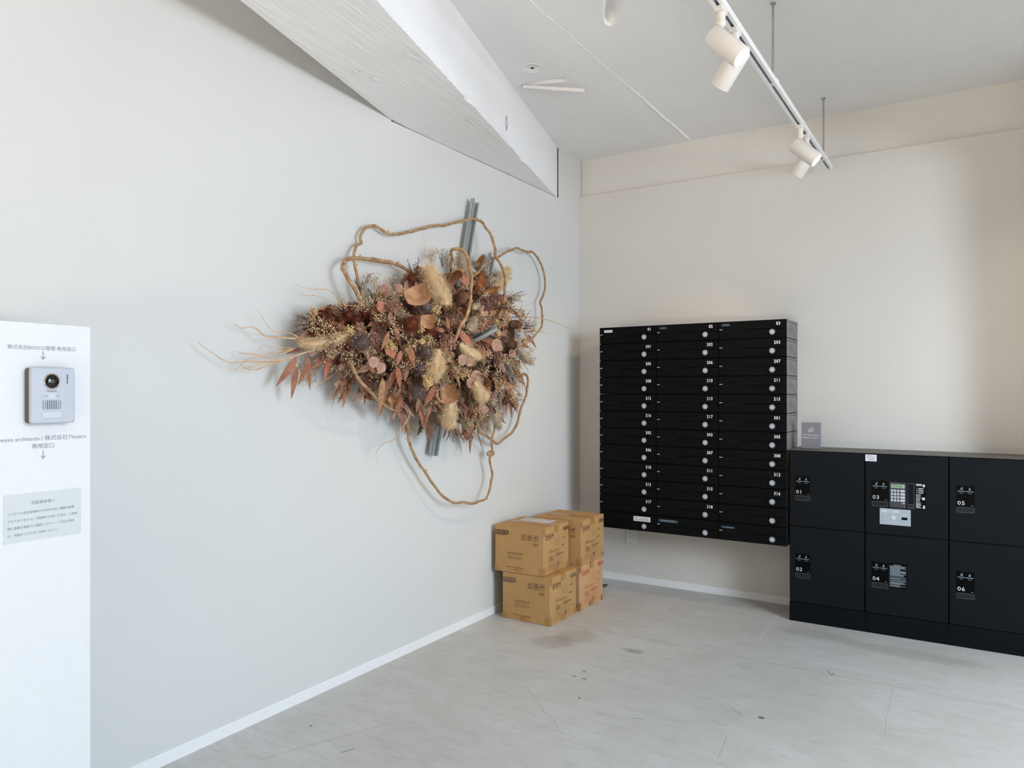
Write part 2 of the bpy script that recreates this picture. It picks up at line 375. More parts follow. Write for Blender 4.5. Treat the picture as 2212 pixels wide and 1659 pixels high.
# ================================================================== the room
def room():
    T = .12
    struct(MB().box((XL-.3, YF-.2, -.1), (XR+.3, YB+.3, 0)).build('floor', 'floor_concrete'), 'bare grey concrete floor with stains and a thin joint line', 'floor')
    # ceiling, with the two conduit troughs cut in
    me_ceil = MB().box((XL-.3, YF-.2, ZC), (XR+.3, YB+.3, ZC+.25)).build('ceiling', ['ceiling_concrete', 'hole_dark'])
    cut = []
    def trough(a, b, r0, r1, dep):
        a = Vector(a); b = Vector(b); m = MB(); n = 9; L = (b-a).length; ux = (b-a).normalized(); uy = Vector((-ux.y, ux.x, 0))
        rows = [(-.02, .12), (.0, .55), (.06, .9), (.14, 1), (.5, 1), (.86, 1), (.94, .85), (1.0, .5), (1.02, .1)]
        vs = []
        for t, k in rows:
            r = (r0+(r1-r0)*max(0, min(1, t)))*k; d = dep*k*(.35+.65*max(0, min(1, t)))
            for i in range(12):
                q = 2*math.pi*i/12; vs.append(a+ux*(L*t)+uy*(r*math.cos(q))+Vector((0, 0, d*math.sin(q) if math.sin(q) > 0 else .02*math.sin(q))))
        nr = len(rows)
        fs = [(l*12+i, l*12+(i+1) % 12, (l+1)*12+(i+1) % 12, (l+1)*12+i) for l in range(nr-1) for i in range(12)]
        fs += [tuple(range(12))[::-1], tuple(range((nr-1)*12, nr*12))]
        o = m.add(vs, fs).build('cut', 'ceiling_concrete'); cut.append(o)
        bm = bmesh.new(); bm.from_mesh(o.data); bmesh.ops.recalc_face_normals(bm, faces=bm.faces); bm.to_mesh(o.data); bm.free()
    trough((-1.92, 3.125, ZC), (-1.68, 3.185, ZC), .012, .03, .045)
    trough((-1.13, 2.52, ZC), (-1.288, 2.81, ZC), .05, .028, .05)
    c = MB().cyl((-1.768, 2.988, ZC-.01), (-1.768, 2.988, ZC+.05), .009, n=14).build('cut', 'hole_dark'); cut.append(c)
    for o in cut:
        md = me_ceil.modifiers.new('b', 'BOOLEAN'); md.operation = 'DIFFERENCE'; md.object = o; md.solver = 'EXACT'
    dg = bpy.context.evaluated_depsgraph_get(); nm = bpy.data.meshes.new_from_object(me_ceil.evaluated_get(dg))
    me_ceil.modifiers.clear(); me_ceil.data = nm
    for o in cut: bpy.data.objects.remove(o)
    struct(me_ceil, 'white painted concrete ceiling with board joints and shallow conduit troughs', 'ceiling')
    # left wall: board with a notch where the beam goes through, plus the solid behind it
    y0, y1 = 2.506, 4.056; zb = 2.402
    pts = [(YF-.2, 0), (YB+.02, 0), (YB+.02, ZC), (y1, ZC), (y1, zb-.003), (y0, zb-.003), (y0, ZC), (YF-.2, ZC)]
    m = MB(); n = len(pts); cut_i = 3; vs = [(XL, a, b) for a, b in pts]+[(XL-.07, a, b) for a, b in pts]
    m.add(vs, [tuple(range(n)), tuple(range(2*n-1, n-1, -1))]+[(i, n+i, n+(i+1) % n, (i+1) % n) for i in range(n) if i != cut_i])
    m.add([vs[3], vs[n+3], vs[n+4], vs[4]], [(0, 1, 2, 3)], 1)  # cut board edge coloured dark so the slot beside the beam looks shaded
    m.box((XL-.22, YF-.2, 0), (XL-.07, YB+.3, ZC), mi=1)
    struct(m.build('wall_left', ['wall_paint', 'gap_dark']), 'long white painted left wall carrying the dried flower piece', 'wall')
    # back wall: board up to 2.467, concrete band above slightly behind
    m = MB().box((XL, YB, 0), (.5, YB+.2, 2.467), .0015)
    struct(m.build('wall_back', 'wall_paint_back'), 'cream painted back wall behind the mailboxes and lockers', 'wall')
    rnd = random.Random(5)
    m = MB(); nx = 60; vs = []
    for i in range(nx+1):
        xx = XL-.1+(.7+2.1)*i/nx
        for zz in (2.40, 2.467, 2.53, 2.6, 2.66, ZC+.01):
            vs.append((xx, YB+.030+rnd.uniform(-.002, .002), zz))
    m.add(vs, [(i*6+k, (i+1)*6+k, (i+1)*6+k+1, i*6+k+1) for i in range(nx) for k in range(5)], 0, True)
    m.box((XL-.1, YB+.04, 2.40), (.6, YB+.2, ZC+.01))
    struct(m.build('wall_back_upper', 'band_concrete'), 'rough painted concrete band above the back wall board', 'wall')
    # short return wall right of the lockers, right side and front with large openings (outside the frame)
    m = MB().box((.262, 4.06, 0), (.5, YB+.2, ZC)); m.box((.5, 4.06, 0), (XR+.12, 4.2, ZC))
    struct(m.build('wall_right', 'wall_paint_back'), 'white return wall just right of the parcel lockers', 'wall')
    m = MB(); m.box((XR, YF-.2, 2.25), (XR+.12, 4.06, ZC)); m.box((XR, 3.3, 0), (XR+.12, 4.06, 2.25)); m.box((XR, YF-.2, 0), (XR+.12, -1.6, 2.25))
    struct(m.build('wall_right_window_side', 'wall_paint'), 'white wall with the wide glazed opening', 'wall')
    m = MB(); m.box((XL, YF-.12, 2.5), (XR, YF, ZC)); m.box((XL, YF-.12, 0), (-1.95, YF, 2.5)); m.box((1.35, YF-.12, 0), (XR, YF, 2.5))
    struct(m.build('wall_front', 'wall_paint'), 'white wall with the entrance opening behind the camera', 'wall')
    struct(MB().box((.42, YF, 2.30), (.72, 4.06, ZC+.01)).build('ceiling_shade_beam', 'ceiling_concrete'), 'unseen beam added along the glazed side to shade the ceiling', 'beam')  # unseen beam, added to keep the right side of the ceiling in shade
    m = MB()
    for yy in (-1.6, 0., 1.6, 3.26): m.box((XR, yy, 0), (XR+.05, yy+.04, 2.25))
    m.box((XR, -1.6, 2.21), (XR+.05, 3.3, 2.25)); m.box((XR, -1.6, 0), (XR+.05, 3.3, .04))
    struct(m.build('window_1', 'rod_steel'), 'steel framed full height window on the right', 'window')
    # skirting
    h = .042
    struct(MB().box((XL, YF, 0), (XL+.006, YB-.006, h), .001).build('baseboard_left', 'baseboard_white'), 'low white skirting along the left wall', 'baseboard')
    struct(MB().box((XL, YB-.006, 0), (-.84, YB, h), .001).build('baseboard_back', 'baseboard_white'), 'low white skirting under the mailboxes', 'baseboard')
    # oblique ceiling beam with chipped arrises
    k = -.278; dv = Vector((k, 1, 0)); rnd = random.Random(3)
    A = Vector((XL, 2.506, 0)); B = Vector((XL, 4.03, 0))
    N = 420; tl = [(-5.2+5.5*i/N) for i in range(N+1)]
    def jig(t, s, amp): return amp*(noise.noise(Vector((t*9, s, 0)))+.7*noise.noise(Vector((t*37, s, 5)))+.4*noise.noise(Vector((t*110, s, 9))))
    vs = []; cols = 14
    for t in tl:
        a = A+dv*t; b = B+dv*(t+.3)
        jl = jig(t, 1, .004); jr = .003*noise.noise(Vector((t*7, 20, 0)))+.005*noise.noise(Vector((t*41, 20, 4)))+.004*noise.noise(Vector((t*95, 20, 7)))
        jr -= .010*max(0, noise.noise(Vector((t*6.3, 3, 3)))-.3)*3
        ring = [(a.x, a.y, ZC+.02), (a.x, a.y, zb+.02), (a.x+jl*.4, a.y, zb+.003)]
        for c in range(1, cols):
            u = c/cols; q = a.lerp(b, u); ring.append((q.x, q.y, zb+.0015*noise.noise(Vector((q.x*30, q.y*6, 0)))))
        ring += [(b.x-.004+jr, b.y, zb+.001), (b.x, b.y, zb+.008+abs(jr)*1.2), (b.x, b.y, zb+.05), (b.x+.001*noise.noise(Vector((t*5, 0, 0))), b.y, zb+.15), (b.x, b.y, ZC-.01), (b.x, b.y, ZC+.02)]
        vs += ring
    n = len(ring)
    m = MB().add(vs, [(i*n+j, (i+1)*n+j, (i+1)*n+j+1, i*n+j+1) for i in range(N) for j in range(n-1)])
    m.add([vs[j] for j in range(n)], [tuple(range(n))]); m.add([vs[N*n+j] for j in range(n)], [tuple(range(n))[::-1]])
    o = m.build('ceiling_beam', 'beam_concrete')
    bm = bmesh.new(); bm.from_mesh(o.data); bmesh.ops.remove_doubles(bm, verts=bm.verts, dist=1e-5); bmesh.ops.recalc_face_normals(bm, faces=bm.faces); bm.to_mesh(o.data); bm.free()
    o2 = o
    rr = ray(1094, 266); # old formwork hole on the beam face
    # face plane: (p - B) . nrm = 0
    nrm = Vector((1, .278, 0)).normalized(); cam0 = Vector((0, 0, CAMH)); t = (B-cam0).dot(nrm)/rr.dot(nrm); hp = cam0+rr*t
    m = MB(); vs = []
    for k2 in range(18):
        q = 2*math.pi*k2/18; w = 1+.18*noise.noise(Vector((math.cos(q)*2, math.sin(q)*2, 3))); vs.append(hp+nrm*.0012+dv.normalized()*(.016*w*math.cos(q))+Vector((0, 0, .036*w*math.sin(q))))
    m.add(vs+[hp-nrm*.001], [(k2, (k2+1) % 18, 18) for k2 in range(18)], 0, True)
    m.build('formwork_hole', 'chip_grey', o)
    rnd2 = random.Random(8)
    for (px, py, w_) in ((890, 122, .045), (1017, 262, .03), (930, 55, .012), (985, 75, .012), (770, 155, .02), (810, 170, .03)):
        q0 = on_z(px, py, zb-.0008) if py in (122, 262, 155, 170) else None
        if q0 is None: continue
        m = MB(); vs = [q0+Vector((w_*(1+.4*rnd2.uniform(-1, 1))*math.cos(a)*.45, w_*(1+.4*rnd2.uniform(-1, 1))*math.sin(a), rnd2.uniform(-.0015, 0))) for a in [2*math.pi*i/22 for i in range(22)]]
        m.add(vs+[q0-Vector((0, 0, .003))], [(i, (i+1) % 22, 22) for i in range(22)]); m.build('plaster_chip', 'beam_concrete', o)
    m = MB(); pts = []
    for i in range(240):
        yy = -2.3+6.66*i/239; pts.append((-1.47+.006*noise.noise(Vector((yy*6, 0, 0))), yy, ZC+.0005))
    m.tube(pts, lambda t: (.0018+.0045*max(0, min(1, (t-.84)/.08)))*(1+.8*noise.noise(Vector((t*160, 0, 0)))), 6)
    struct(m.build('trim_3', 'ridge_white'), 'thin rough plaster ridge along a ceiling joint', 'trim')
    o.name = 'trim_1'; struct(o, 'white painted concrete beam crossing the ceiling corner, chipped edges', 'beam')
room()

# ================================================================== ceiling fittings
def fittings():
    # round blanked patch with a hole
    m = MB(); c = Vector((-1.768, 2.988, ZC))
    m.lathe(c+Vector((0, 0, -.0025)), (0, 0, 1), [(.0025, .052), (0, .050), (0, .047), (.0015, .046), (.0015, .010)], 40)
    for a in (40, 150, 205, 300): m.ball(c+Vector((.036*math.cos(math.radians(a)), .036*math.sin(math.radians(a)), -.0015)), .003)
    tag(m.build('cover_plate', 'ceiling_concrete'), 'small round painted cover plate with dark centre hole on the ceiling', 'cover plate')
    # conduit stub
    r = empty('conduit_pipe', (-1.905, 3.135, ZC)); tag(r, 'cream conduit pipe stub poking out of the ceiling near the beam', 'pipe')
    a = Vector((0, 0, -.004)); b = on_z(1263, 196, 2.665)-r.location
    m = MB(); d = (b-a).normalized(); m.tube([a, b-d*.001], .0105, 14, cap=False); m.lathe(b-d*.012, d, [(0, .0105), (.012, .0105), (.012, .0075), (.002, .0072)], 16)
    m.build('pipe', 'pipe_cream', r)
    MB().cyl(b-d*.014, b-d*.008, .0074, n=12).build('pipe_bore', 'hole_dark', r)
    q = a.lerp(b, .52); MB().cyl(q-d*.014, q+d*.014, .0128, n=16).build('pipe_coupling', 'pipe_cream', r)
    # track
    X = -.677; z0, z1 = 2.383, 2.405; ye = 4.262
    t = empty('light_track', (X, ye, z0)); tag(t, 'white ceiling light track hung on two steel rods', 'light track')
    hw = .0175; g = .006; y0 = -6.4
    m = MB()
    prof = [(-hw, 0), (-g, 0), (-g, .012), (g, .012), (g, 0), (hw, 0), (hw, .022), (-hw, .022)]
    vs = [(x, y0, z) for x, z in prof]+[(x, 0, z) for x, z in prof]; n = 8
    m.add(vs, [(i, (i+1) % n, n+(i+1) % n, n+i) for i in range(n)]+[tuple(range(n)), tuple(range(2*n-1, n-1, -1))])
    o = m.build('rail', 'track_white', t)
    MB().box((-g-.001, y0, .009), (g+.001, -.004, .0125)).build('conductor_groove', 'track_groove', o)
    MB().box((-hw-.0005, -.002, -.0005), (hw+.0005, .004, .0225), .001).build('end_cap', 'track_white', t)
    for yy in (on_z(1672, 172, 2.41).y, 4.096, 1.6):
        yl = yy-ye
        rr = MB().cyl((0, yl, .022), (0, yl, ZC-z0), .0045, n=10).build('hanger_rod', 'rod_steel', t)
        MB().cyl((0, yl, ZC-z0-.006), (0, yl, ZC-z0), .011, n=14).build('ceiling_nut', 'rod_steel', rr)
        c = MB().box((-.019, yl-.014, .008), (.019, yl+.014, .026), .002); c.cyl((0, yl, .026), (0, yl, .036), .007, n=6)
        c.build('track_clip', 'track_white', t)
    # spotlights
    def spot(y, dirv, lit, label, power):
        r = empty('track_spotlight', (X, y, z0)); tag(r, label, 'spotlight', 'white spotlights on the ceiling track')
        d = Vector(dirv).normalized()
        MB().box((-.014, -.028, -.012), (.014, .028, .003), .003).cyl((0, 0, -.012), (0, 0, -.040), .0145, .0135, n=20).build('track_adapter', 'lamp_white', r)
        MB().lathe((0, 0, -.040), (0, 0, -1), [(0, .0155), (.004, .0165), (.010, .0155), (.014, .008), (.016, 0)], 20).build('swivel_collar', 'lamp_white', r)
        side = d.cross(Vector((0, 0, 1))).normalized()
        piv = Vector((0, 0, -.062))
        m = MB(); m.box((-.008, -.004, -.066), (.008, .004, -.044), .002); m.cyl(piv-side*.01, piv+side*.01, .008, n=14)
        m.build('pivot_arm', 'lamp_white', r)
        R = .0335; back = piv+d*(-.013)+Vector((0, 0, -1)).lerp(d, 0)*.0
        off = (Vector((0, 0, -1))-d*Vector((0, 0, -1)).dot(d)).normalized()*(R*.80)
        p = back+off
        m = MB(); L = .132
        m.lathe(p, d, [(0, 0), (0, R-.006), (.002, R-.002), (.006, R), (L-.002, R), (L, R-.001), (L, R-.003), (L-.016, R-.005), (L-.018, 0)], 36)
        h = m.build('lamp_housing', 'lamp_white', r)
        MB().lathe(p, d, [(L-.014, R-.006), (L-.012, R*.6), (L-.0115, 0)], 32).build('lens', 'lamp_glow', h)
        l = bpy.data.lights.new('spot_bulb', 'SPOT'); l.energy = power; l.color = (1, .92, .80) if d.x > 0 else (1, .76, .50); l.spot_size = math.radians(110 if d.x > 0 else 84); l.spot_blend = 1.0; l.shadow_soft_size = .025
        lo = bpy.data.objects.new('spot_bulb', l); COL.objects.link(lo); lo.parent = r; lo.location = p+d*(L+.004)
        lo.rotation_euler = d.to_track_quat('-Z', 'Y').to_euler()
    A = math.radians
    spot(2.293, (.707, 0, -.707), True, 'nearer of the two glowing spotlights, aimed to the right', 20)
    spot(2.452, (-.65, .25, -.72), True, 'nearer downward spotlight tucked behind the big glowing one', 22)
    spot(3.499, (.74, .05, -.67), True, 'glowing spotlight near the end of the track, aimed right', 20)
    spot(3.642, (-.58, .20, -.79), True, 'downward spotlight closest to the end of the track', 22)
fittings()

# ================================================================== mailboxes
def mailboxes():
    X0, Y0, Z0 = -1.933, 4.063, .379
    Wd, H = .36, 1.2/12
    nums = ['01', '02', '03', '201', '202', '203', '205', '206', '207', '208', '210', '211', '212', '213', '215', '216', '217', '301',
            '302', '303', '305', '306', '307', '308', '310', '311', '312', '313', '315', '316', '317', '318', None, None, None, None]
    extra = {33-1: 'blank mailbox in the right column directly under number 316', 33: 'unnumbered mailbox with a white no posting sticker, bottom of left column',
             34: 'unnumbered mailbox with a dim name tape, bottom of middle column', 35: 'unnumbered mailbox with a dim name tape, bottom of right column'}
    D = YB-Y0
    body = MB().box((.0015, .012, .0005), (Wd-.0015, D, H-.0004), .0004)
    bodyme = body.build('body', 'black_steel').data; bpy.data.objects.remove(bpy.data.objects['body'])
    # flap plate on top half, lower door with a finger recess, both slightly proud
    f = MB().box((.002, -.002, .0515), (Wd-.002, .014, H-.002), .0015)
    flap = f.build('tmp', 'black_door').data; bpy.data.objects.remove(bpy.data.objects['tmp'])
    d = MB().box((.002, 0, .004), (Wd-.002, .014, .0435), .0012)
    d.box((.002, 0, .042), (.024, .014, .0495), .0008); d.box((.128, 0, .042), (Wd-.002, .014, .0495), .0008)
    door = d.build('tmp', 'black_door').data; bpy.data.objects.remove(bpy.data.objects['tmp'])
    pit = MB().box((.024, .010, .040), (.128, .0135, .0515)).build('tmp', 'pit_black').data; bpy.data.objects.remove(bpy.data.objects['tmp'])
    dx, dz = .289, .033
    k = MB().lathe((dx, 0, dz), (0, -1, 0), [(0, .0165), (.002, .0175), (.008, .0175), (.009, .0168), (.009, 0)], 36)
    knob = k.build('tmp', 'panel_black').data; bpy.data.objects.remove(bpy.data.objects['tmp'])
    q = MB(); fm = fback((dx, -.0095, dz))
    vs = [(.0108*math.cos(2*math.pi*i/24), .0108*math.sin(2*math.pi*i/24), 0) for i in range(24)]
    q.add(vs, [tuple(range(24))], 0, False, fm); face = q.build('tmp', 'dial_silver').data; bpy.data.objects.remove(bpy.data.objects['tmp'])
    q = MB()
    for i in range(12):
        q.rect(.0118, -.0013, .0158, .0013, fm @ Matrix.Rotation(2*math.pi*i/12, 4, 'Z'))
    ticks = q.build('tmp', 'white_print').data; bpy.data.objects.remove(bpy.data.objects['tmp'])
    q = MB().text('OPEN', .0052, fback((.0145, -.0025, .0555)), bold=.02, sx=1.15); q.rect(-.009, -.0012, .009, .0012, fback((.0145, -.0026, .0545)))
    tagm = q.build('tmp', 'dial_silver').data; bpy.data.objects.remove(bpy.data.objects['tmp'])
    holes = MB()
    for yy, zz in ((.085, .055), (.20, .05)): holes.box((Wd-.003, yy, zz), (Wd-.0012, yy+.006, zz+.007))
    holes = holes.build('tmp', 'pit_black').data; bpy.data.objects.remove(bpy.data.objects['tmp'])
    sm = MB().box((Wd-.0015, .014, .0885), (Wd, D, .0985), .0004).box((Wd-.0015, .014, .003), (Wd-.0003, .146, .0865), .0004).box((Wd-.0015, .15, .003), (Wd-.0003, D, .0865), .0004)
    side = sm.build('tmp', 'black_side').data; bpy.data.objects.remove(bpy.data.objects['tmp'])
    def part(nm, me, par):
        o = bpy.data.objects.new(nm, me); COL.objects.link(o); o.parent = par; return o
    ordn = ['second', 'third']
    for r in range(12):
        for c in range(3):
            i = r*3+c; x = X0+c*Wd; z = Z0+(11-r)*H
            t = empty('mailbox', (x, Y0, z)); s = nums[i]
            lab = 'black wall mailbox marked %s with a round silver dial' % s if s else extra[i]
            if s == '01': lab = 'black wall mailbox marked 01 with a small white name sticker'
            tag(t, lab, 'mailbox', 'black mailboxes in the wall bank')
            part('body', bodyme, t)
            dd = part('door', door, t); part('finger_recess', pit, dd); part('flap', flap, t)
            kk = part('dial', knob, t); part('dial_face', face, kk); part('dial_ticks', ticks, kk)
            if i != 33: part('opening_mark', tagm, t)
            if c == 2: sp = part('side_panel', side, t); part('screw_holes', holes, sp)
            if s:
                m = MB().text(s, .0235, fback((.329, -.0026, .0765)), 'RIGHT', bold=.028, sx=.80, spacing=1.22)
                m.build('number', 'white_print', t)
            if s == '01':
                o = MB().rect(-.027, -.0075, .027, .0075, fback((.059, -.0024, .0755))).build('name_sticker', 'sticker_white', t)
                MB().rect(-.022, -.0016, .022, .0008, fback((.059, -.0027, .0755))).build('sticker_print', 'mid_print', o)
            if s in ('02', '03'):
                o = MB().rect(-.022, -.0065, .022, .0065, fback((.042, -.0024, .080))).build('name_sticker', 'tape_dim', t)
                MB().rect(-.017, -.0018, .017, .0006, fback((.042, -.0027, .080))).build('sticker_print', 'lock_print', o)
            if i == 33:
                fm2 = fback((.273, -.0024, .073))
                o = MB().rect(-.052, -.014, .052, .014, fm2).build('no_posting_sticker', 'sticker_white', t)
                fm2 = fback((.273, -.0027, .073)); mm = MB(); mm.text('no posting.', .0145, fm2 @ Matrix.Translation((.014, .004, 0)), sx=.9)
                mm.rect(-.026, -.009, .04, -.0075, fm2); mm.rect(-.026, -.0055, .044, -.0042, fm2)
                for a in range(20):
                    a0 = 2*math.pi*a/20; a1 = a0+2*math.pi/20
                    mm.add([(-.036+.009*math.cos(a0), .009*math.sin(a0), 0), (-.036+.009*math.cos(a1), .009*math.sin(a1), 0), (-.036+.0075*math.cos(a1), .0075*math.sin(a1), 0), (-.036+.0075*math.cos(a0), .0075*math.sin(a0), 0)], [(0, 1, 2, 3)], 0, False, fm2)
                mm.rect(-.009, -.0008, .009, .0008, fm2 @ Matrix.Translation((-.036, 0, 0)) @ Matrix.Rotation(-.8, 4, 'Z'))
                mm.build('sticker_print', 'dark_print', o)
            if i == 34:
                o = MB().rect(-.058, -.008, .058, .008, fback((.073, -.0024, .076))).build('name_tape', 'tape_dim', t)
                MB().text('MADRONE WILL', .0125, fback((.073, -.0027, .076)), bold=.02, sx=.92).build('tape_print', 'tape_print', o)
            if i == 35:
                o = MB().rect(-.036, -.006, .036, .006, fback((.053, -.0024, .0745))).build('name_tape', 'tape_dim', t)
                MB().rect(-.026, -.0016, .026, .0006, fback((.058, -.0027, .0745))).build('tape_print', 'tape_print', o)
    for me in (bodyme,): pass
mailboxes()

# ================================================================== parcel lockers
def lockers():
    Y0 = 4.0584; D = YB-Y0; Wd = .36; Ht = .892; sp = .494; pl = .10
    def kp_text(par, x, z, num, w=.072):
        """small black lock panel with icons, two bars, number and a recessed pull below"""
        h = .098
        p = MB().box((x, -.0025, z-h), (x+w, .002, z), .0008).build('lock_panel', 'panel_black', par)
        fm = fback((x, -.0029, z))
        m = MB()
        for bx in (.004, .0375): m.rect(bx, -.0285, bx+.030, -.0245, fm)
        m.build('indicator_bars', 'lock_print', p)
        m = MB(); m.rect(.016, -.020, .024, -.0135, fm)
        m.frame(.0175, -.014, .0265, -.007, .0012, fm)
        m.rect(.0485, -.020, .0565, -.013, fm); m.frame(.050, -.0135, .055, -.008, .0012, fm)
        m.rect(.012, -.036, .026, -.0345, fm); m.rect(.046, -.036, .060, -.0345, fm); m.rect(.058, -.0925, .067, -.0905, fm)
        m.build('lock_icons', 'mid_print', p)
        MB().text(num, .0262, fm @ Matrix.Translation((.003, -.082, 0)), 'LEFT', bold=.008, sx=1.12, spacing=1.12).build('number', 'pale_print', p)
        hh = MB(); y = z-h-.002; fr = .003
        hh.box((x, -.001, y-.026), (x+w, .004, y-.026+fr)); hh.box((x, -.001, y-fr), (x+w, .004, y)); hh.box((x, -.001, y-.026), (x+fr, .004, y)); hh.box((x+w-fr, -.001, y-.026), (x+w, .004, y))
        hd = hh.build('handle', 'panel_grey', par)
        MB().box((x+fr, -.0009, y-.023), (x+w-fr, .004, y-fr)).build('handle_recess', 'pit_black', hd)
    rnd = random.Random(9)
    labels = ['left parcel locker column with compartments 01 and 02', 'middle parcel locker column with keypad, compartments 03 and 04', 'right parcel locker column with compartments 05 and 06, cut by frame']
    for c in range(3):
        t = empty('parcel_locker', (-.838+c*Wd, Y0, 0)); tag(t, 'black '+labels[c], 'locker', 'black parcel locker columns')
        m = MB().box((.0006, .006, pl), (Wd-.0006, D, Ht-.003), .0015); MB().box((.0003, -.0005, Ht-.003), (Wd-.0003, D, Ht), .0008).build('top_panel', 'locker_top_lit', t)
        m.build('cabinet_body', 'black_steel', t)
        MB().box((.0004, .0005, 0), (Wd-.0004, D-.01, pl-.002), .001).build('plinth', 'locker_plinth', t)
        for k, (z0, z1) in enumerate(((sp+.0025, Ht-.006), (pl+.001, sp-.0025))):
            d = MB().box((.003, -.0005, z0), (Wd-.0045, .018, z1), .002).build('door', 'locker_black', t)
            num = '%02d' % (c*2+k+1)
            zt = .756 if k == 0 else .354
            kp_text(d, .031, zt, num)
            if c == 1 and k == 0:
                x = .110
                kp = MB().box((x, -.005, .630), (x+.071, .001, .754), .0015).build('keypad', 'panel_grey', d)
                fm = fback((x, -.0055, .754))
                MB().rect(.006, -.028, .065, -.010, fm).build('display_bezel', 'grey_plate', kp)
                MB().box((x+.008, -.0062, .754-.0255), (x+.056, -.005, .754-.0125)).build('display', 'lcd_green', kp)
                m = MB()
                for r in range(4):
                    zz = .754-.041-.0155*r
                    for q in range(3): m.box((x+.0055+q*.0135, -.0075, zz-.006), (x+.0155+q*.0135, -.005, zz+.0055), .0007)
                    if r == 0: m.rbox(.020, .0115, .0025, .0055, fback((x+.0565, -.005, zz)))
                    else: m.box((x+.0465, -.0075, zz-.006), (x+.0665, -.005, zz+.0055), .0007)
                ks = m.build('keys', 'key_grey', kp)
                m = MB(); 
                for r, row in enumerate(('123', '456', '789', '*0#')):
                    for q, ch in enumerate(row): m.text(ch, .0085, fback((x+.0105+q*.0135, -.0078, .754-.041-.0155*r)))
                m.build('key_print', 'mid_print', ks)
                MB().rect(.054, -.103, .066, -.100, fm).build('maker_mark', 'white_print', kp)
                x = .187
                cs = MB().box((x, -.004, .630), (x+.030, .001, .754), .0012).build('card_slot', 'panel_grey', d)
                MB().box((x+.004, -.0046, .637), (x+.026, -.003, .647)).build('slot_mouth', 'pit_black', cs)
                MB().box((x+.003, -.0044, .652), (x+.027, -.0038, .750)).build('slot_cover', 'locker_black', cs)
                x = .220
                lb = MB().box((x, -.0022, .628), (x+.044, .001, .756)).build('instruction_panel', 'panel_black', d)
                fm = fback((x, -.0026, .756)); m = MB()
                m.rect(.003, -.009, .028, -.004, fm); m.rect(.003, -.014, .030, -.0115, fm); m.rect(.032, -.018, .041, -.005, fm)
                for j, yy in enumerate((-.026, -.036, -.046)):
                    m.text('123'[j], .009, fm @ Matrix.Translation((.007, yy, 0)), bold=.02)
                    for w_, dy in ((.022, .0012), (.018, -.002)): m.rect(.013, yy+dy-.001, .013+w_+rnd.uniform(0, .005), yy+dy+.0009, fm)
                yy = -.056
                while yy > -.122:
                    w_ = rnd.uniform(.015, .024); m.rect(.003, yy, .003+w_, yy+.0013, fm); yy -= rnd.choice((.003, .003, .0045))
                m.rect(.029, -.080, .041, -.068, fm); m.rect(.033, -.122, .041, -.106, fm)
                m.build('instruction_print', 'pale_print', lb)
                gp = MB().box((.066, -.004, .544), (.201, .001, .623), .001).build('card_reader_plate', 'grey_plate', d)
                fm = fback((.066, -.0046, .623)); m = MB()
                m.rect(.008, -.017, .083, -.008, fm); m.frame(.008, -.070, .083, -.017, .0008, fm); m.rect(.038, -.070, .0386, -.017, fm)
                m.rect(.092, -.026, .122, -.0245, fm); m.rect(.094, -.030, .118, -.0287, fm)
                m.add([(.050, -.041, 0), (.062, -.030, 0), (.074, -.044, 0), (.062, -.055, 0)], [(0, 1, 2, 3)], 0, False, fm)
                for yy in (-.024, -.030, -.043, -.050, -.056): m.rect(.018, yy, .030, yy+.0012, fm)
                m.rect(.018, -.066, .080, -.0645, fm)
                m.build('reader_print', 'pale_print', gp)
                m = MB()
                m.rect(.012, -.042, .017, -.038, fm); m.rect(.011, -.068, .016, -.063, fm); m.rect(.030, -.014, .060, -.0115, fm @ Matrix.Translation((0, 0, .0003)))
                m.build('reader_marks', 'mid_print', gp)
                MB().box((.066+.096, -.0052, .623-.050), (.066+.121, -.004, .623-.038), .001).build('card_reader', 'panel_black', gp)
                ss = MB().rect(-.0255, -.0165, .0255, .0165, fback((.027, -.0009, .867))).build('notice_sticker', 'sticker_white', d)
                fm = fback((.027, -.0013, .867)); m = MB(); m.rect(-.020, .009, -.002, .0115, fm); m.rect(-.018, .0045, .019, .006, fm)
                for yy in (-.001, -.005, -.009, -.0125): m.rect(-.015+rnd.uniform(0, .005), yy, .016, yy+.0013, fm)
                m.build('sticker_print', 'mid_print', ss)
            if c == 1 and k == 1:
                x = .109; fm = fback((x, -.0022, .358))
                lb = MB().box((x, -.0016, .237), (x+.076, .001, .358)).build('instruction_panel', 'panel_black', d)
                m = MB(); m.rect(.018, -.010, .050, -.007, fm); yy = -.014
                while yy > -.117:
                    w_ = rnd.choice((.070, .070, .060, .045)) ; m.rect(.002, yy, .002+w_, yy+.0016, fm); yy -= rnd.choice((.0028, .0028, .0028, .0055))
                m.build('instruction_print', 'mid_print', lb)
    # small acrylic sign on the left locker
    t = empty('sign_stand', (-.749, 4.156, Ht), math.radians(1.5)); tag(t, 'small grey card in clear acrylic stand on top of locker 01', 'sign')
    tilt = Matrix.Rotation(math.radians(-4), 4, 'X')
    MB().box((-.053, .0, .0), (.053, .0025, .146), .0006, Mx=tilt).box((-.053, 0, 0), (.053, .05, .0022), .0006).build('acrylic_holder', 'clear_acrylic', t)
    o = MB().box((-.0475, -.0012, .004), (.0475, -.0002, .140), Mx=tilt).build('sign_card', 'sign_grey', t)
    fm = tilt @ fback((0, -.0017, .0)); m = MB()
    m.frame(-.014, .090, .003, .102, .0012, fm); m.rect(-.012, .0955, -.005, .0967, fm @ Matrix.Rotation(0, 4, 'Z')); m.rect(-.006, .0955, .001, .0967, fm)
    m.frame(-.004, .0945, .012, .113, .0014, fm); m.rect(.003, .106, .012, .1075, fm)
